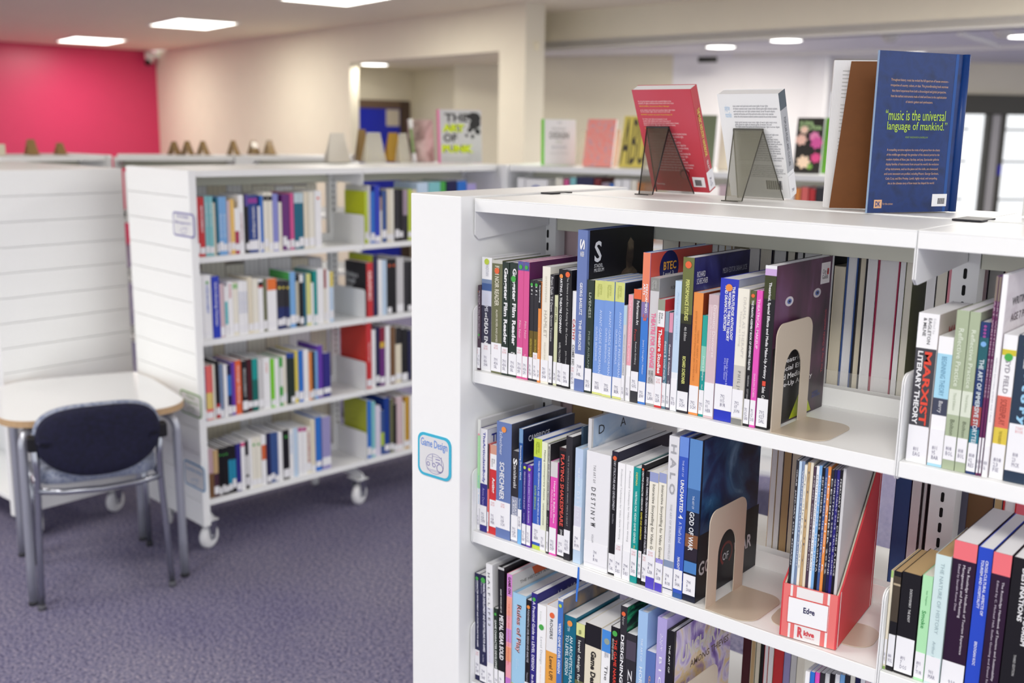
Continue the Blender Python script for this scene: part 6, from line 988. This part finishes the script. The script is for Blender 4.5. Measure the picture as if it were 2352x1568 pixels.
# far amber stands and small items
for i, (x0, x1, yt) in enumerate(((391, 412, 327), (421, 443, 326), (456, 480, 326), (526, 550, 325), (570, 592, 325), (604, 630, 324))):
    p = at_z(x0, 359, 1.533); q_ = at_z(x1, 359, 1.533)
    fr = FF2 if i < 4 else FF3; a = fr.hit(x0, 357, .1)[0]; b = fr.hit(x1, 357, .1)[0]
    if True:
        h = fr.ztop((a+b)/2, .1, yt)-1.53
        easel(fr.M @ Matrix.Translation(((a+b)/2, .14, 1.533)) @ Matrix.Rotation(math.radians(50), 4, 'Z'), .05, .04, -.03, .03, h, AMBER, AEDGE, ('amber acrylic stand alone on the angled bookcase, next to the end panel' if i == 3 else 'amber acrylic book stand, one of three together on the angled bookcase') if i < 4 else 'amber acrylic book stand on the bookcase near the lobby doorway', grp='amber stands on the far bookcases', t=.003)
for x0, x1, yt, lb in ((62, 86, 322, 'taller amber acrylic stand below the pink wall'), (130, 150, 330, 'shorter amber acrylic stand below the pink wall')):
    a = FF1.hit(x0, 357, .12)[0]; b = FF1.hit(x1, 357, .12)[0]; h = FF1.ztop((a+b)/2, .12, yt)-1.53
    easel(FF1.M @ Matrix.Translation(((a+b)/2, .1, 1.533)), b-a, (b-a)*.7, 0, .05, h, AMBER, AEDGE, lb, t=.003)
a = FF1.hit(0, 357, .1)[0]; b = FF1.hit(14, 357, .1)[0]
box('card_holder', mat('ded6c0', .5), a-.06, b, .1, .16, 1.533, 1.533+.055, M=FF1.M, bevel=.003); tag(bpy.data.objects['card_holder'], 'small cream box on the short bookcase below the pink wall', 'box')
fb_ = [('orange', .03), ('cream', .05), ('white', .06), ('brown', .04), ('ivory', .07), ('plum', .05), ('green', .03), ('white', .05)]
x = .03
for c, w in fb_:
    REST.book(FF1.M @ Matrix.Translation((x, .03, 1.2006)), w, .235+.02*random.random(), .15, c); x += w+.002
x = .03
for c, w in (('white', .05), ('coral', .03), ('lime', .03), ('black', .05), ('cream', .06), ('teal', .04), ('blush', .05)):
    REST.book(FF2.M @ Matrix.Translation((x, .03, 1.2006)), w, .23+.02*random.random(), .15, c); x += w+.002
REST.build('far_books', 'mixed books half hidden on the far sides of the trolley and far bookcases', 'books')
# ---------------------------------------------------------------- table and chair
TOPM = mat('e9eaec', .12, spec=.6); WOODE = mat('c2a27c', .5, grain=.08)
FTb = Frame(-2.177, .123, 66); tb = empty('study_table', Matrix.Translation((-2.4, .38, 0)) @ Matrix.Rotation(math.radians(66), 4, 'Z')); tag(tb, 'white round-cornered table with wooden edge and grey tube legs', 'table')
inv = tb.matrix_world.inverted(); TZ = .68; pts = [inv @ at_z(px, py, TZ) for px, py in ((0, 956), (36, 967), (75, 967), (339, 937), (393, 928), (412, 910), (403, 896), (357, 881), (303, 871))]
print('table pts', [(round(p.x, 2), round(p.y, 2)) for p in pts])
tw, td = .66, .76
out = rrect(tw, td, .13, 10, -tw/2, -td/2)
TM = Matrix.Translation((.0, .0, .0))
cx_ = .5*(max(p.x for p in pts)+min(p.x for p in pts)); y0_ = min(p.y for p in pts)
out = rrect(max(p.x for p in pts)-min(p.x for p in pts)+.02, .66, .14, 10, min(p.x for p in pts)-.01, y0_)
_o2 = []
for a_, b_ in out:   # the far side is cut straight along the slatted end of the trolley
    w_ = tb.matrix_world @ Vector((a_, b_, 0)); gp = (FT.pt(-.034, 0, 0)-w_).dot(FT.x)
    if gp < .012: w_ -= FT.x*(.012-gp)
    w_ = inv @ w_; _o2.append((w_.x, w_.y))
out = _o2
cxm = sum(p[0] for p in out)/len(out); cym = sum(p[1] for p in out)/len(out); inn = [(cxm+(a-cxm)*.994, cym+(b-cym)*.994) for a, b in out]
MB().prism(out, (0, 0, TZ-.025), (1, 0, 0), (0, 1, 0), (0, 0, .0235)).build('edge_band', WOODE, tb); MB().prism(inn, (0, 0, TZ-.0014), (1, 0, 0), (0, 1, 0), (0, 0, .0014)).build('table_top', TOPM, tb)
def tleg(fx, fy, name='leg'):
    f = inv @ Vector((fx, fy, 0)); tx = f.x*.9; c = Vector((f.x*.86+cxm*.14, f.y*.86+cym*.14, .642)); up = Vector((f.x*.985+cxm*.015, f.y*.985+cym*.015, .58))
    path = [Vector((f.x, f.y, .012))]+[Vector((f.x, f.y, .012)).lerp(up, k/4) for k in range(1, 4)]+[up]
    for k in range(1, 7):
        s = k/6; path.append((up*(1-s)+(up+Vector((0, 0, .05)))*s)*(1-s)+(((up+Vector((0, 0, .05)))*(1-s))+c*s)*s)
    o = MB().tube(path, .0155, 14).build(name, TUBE, tb); MB().tube([(f.x, f.y, 0), (f.x, f.y, .014)], .0165, 14).build('foot_cap', mat('2a2a30', .6), o)
for f in ((-2.239, .123), (-2.058, .624), (-2.50, .71), (-2.70, .30)): tleg(*f)
a_ = inv @ Vector((-2.239, .123, 0)); b_ = inv @ Vector((-2.058, .624, 0)); c_ = inv @ Vector((-2.50, .71, 0)); d_ = inv @ Vector((-2.70, .30, 0))
for p, q_ in ((a_, d_), (b_, c_)): MB().tube([(p.x*.86+cxm*.14, p.y*.86+cym*.14, .642), (q_.x*.86+cxm*.14, q_.y*.86+cym*.14, .642)], .0125, 10).build('under_rail', TUBE, tb)
ch = empty('chair', Matrix.Translation((-2.177, .123, 0)) @ Matrix.Rotation(math.radians(68.7), 4, 'Z')); tag(ch, 'chrome framed chair with navy back and grey-blue seat at the table', 'chair')
CH = mat('a9acb6', .2, .9); FAB = art('blue_grey_fabric', ['5d6780', '7f88a2', 'a0a6b6', '8a93ae'], 90, 6, .2, rough=.9); NAVYF = art('navy_fabric', ['0a0a20', '101130', '181838'], 70, 5, .2, rough=.85); BLK = mat('0d0c14', .5)
cw_ = .45
for s, x in ((0, .0), (1, cw_)):
    sg = 1 if s == 0 else -1
    MB().tube([(x, 0, .003), (x+sg*.008, .012, .22), (x+sg*.018, .025, .43), (x+sg*.02, .02, .50), (x+sg*.018, -.005, .63)], .0115, 12).build('back_leg', CH, ch)
    MB().tube([(x+sg*.008, .44, .003), (x+sg*.012, .425, .22), (x+sg*.02, .41, .42)], .0115, 12).build('front_leg', CH, ch)
    MB().tube([(x+sg*.02, .41, .42), (x+sg*.02, .2, .428), (x+sg*.018, .025, .43)], .011, 12).build('side_rail', CH, ch)
    MB().tube([(x, 0, 0), (x, 0, .02)], .0135, 10).build('foot_cap', mat('5a5a62', .6), ch); MB().tube([(x+sg*.008, .44, 0), (x+sg*.008, .44, .02)], .0135, 10).build('foot_cap', mat('2a2a32', .6), ch)
MB().tube([(.018, .025, .43), (.1, .004, .424), (.225, -.006, .421), (.35, .004, .424), (cw_-.018, .025, .43)], .0115, 12).build('back_rail', CH, ch)
def pillow(name, m, nx, nz, fx, th0, th1, parent):
    """superellipse cushion surface: fx(u,v)->(point, normal)"""
    q = MB(); ring = []
    for i in range(nz+1):
        for j in range(nx+1):
            u = -1+2*j/nx; v = -1+2*i/nz; q.v.append(tuple(fx(u, v, 1)))
    k = len(q.v)
    for i in range(nz+1):
        for j in range(nx+1):
            u = -1+2*j/nx; v = -1+2*i/nz; q.v.append(tuple(fx(u, v, -1)))
    w = nx+1
    for i in range(nz):
        for j in range(nx):
            a = i*w+j; q.f.append((a, a+1, a+w+1, a+w)); q.f.append((k+a+w, k+a+w+1, k+a+1, k+a)); q.sm += [1, 1]
    for j in range(nx): q.f.append((j+1, j, k+j, k+j+1)); q.f.append((nz*w+j, nz*w+j+1, k+nz*w+j+1, k+nz*w+j)); q.sm += [1, 1]
    for i in range(nz): q.f.append((i*w, (i+1)*w, k+(i+1)*w, k+i*w)); q.f.append(((i+1)*w+nx, i*w+nx, k+i*w+nx, k+(i+1)*w+nx)); q.sm += [1, 1]
    return q.build(name, m, parent)
def disc(u, v, p=4):   # square -> rounded square
    r = max(abs(u), abs(v)); 
    if r < 1e-6: return 0, 0
    n = (abs(u/r)**p+abs(v/r)**p)**(1/p); return u/n, v/n
def backf(side, y_off, sc):
    def f(u, v, s):
        a, b = disc(u, v, 3.2); e = max(0, 1-max(abs(u), abs(v))**6)
        x = cw_/2+a*.208*sc*(1-.10*max(0, -b)**2-.03*max(0, b)); z = .614+b*.126*sc+(-.02*(a*a)*(1 if b < 0 else .3))*(-1 if b < 0 else 1)
        y = -.012-.045*(1-a*a)+y_off-side*s*(.006+.012*e)-.06*(z-.6)
        return x, y, z
    return f
pillow('backrest_shell', NAVYF, 24, 16, backf(1, .0, 1.0), 0, 0, ch)
pillow('backrest_pad', FAB, 24, 16, backf(1, .034, 1.035), 0, 0, ch)
for x in (-.008, cw_-.032): box('back_bracket', BLK, x, x+.04, -.02, .022, .585, .64, ch, .008)
def seatf(u, v, s):
    a, b = disc(u, v, 5); e = max(0, 1-max(abs(u), abs(v))**5)
    return cw_/2+a*.205, .225+b*.215, .464+s*(.024+.016*e)+.012*(b*b)
pillow('seat', FAB, 22, 22, seatf, 0, 0, ch)
# ---------------------------------------------------------------- labels of the books: look, neighbours and shelf
SAY = {'upper shelf, first bay': 'upper shelf', 'middle shelf, first bay': 'middle shelf', 'lower shelf, first bay': 'lower shelf'}
rows = {}
for bk in ALLB: rows.setdefault(bk['row'], []).append(bk)
seen = {}
for rw, L_ in rows.items():
    hs = sorted(b['h'] for b in L_); ws = sorted(b['w'] for b in L_); hm = hs[len(hs)//2]; wm = ws[len(ws)//2]
    for i, b in enumerate(L_):
        nm = lambda q: q['c'] if not (len(q['c']) == 6 and all(ch_ in '0123456789abcdef' for ch_ in q['c'])) else 'grey'
        ad = 'tall ' if b['h'] > hm*1.14 else ('short ' if b['h'] < hm*.84 else ('thick ' if b['w'] > wm*1.5 else ('thin ' if b['w'] < wm*.62 else '')))
        me_ = nm(b); kd = b['kind']
        if rw in (DS, DT, TOPROW): lb = f"{me_} book displayed face-on {rw}" if rw != TOPROW else f"{me_} book {rw}"
        else:
            nb = [nm(L_[j]) for j in (i-1, i+1) if 0 <= j < len(L_)]
            lb = f"{ad}{me_} {kd} " + (f"between {nb[0]} and {nb[1]} ones" if len(nb) == 2 else f"beside {nb[0]} one at the end") + f", {SAY.get(rw, rw)}"
        seen.setdefault(lb, []).append(b); b['o']['label'] = lb; b['o']['group'] = b['o'].get('group') or f"books on {SAY.get(rw, rw)}"
for lb, bs in seen.items():
    if len(bs) > 1:
        hh = sorted(bs, key=lambda b: b['h'])
        for k, b in enumerate(hh):
            if len(bs) == 2: b['o']['label'] = lb+(', the taller' if k else ', the lower')
print('books', len(ALLB))
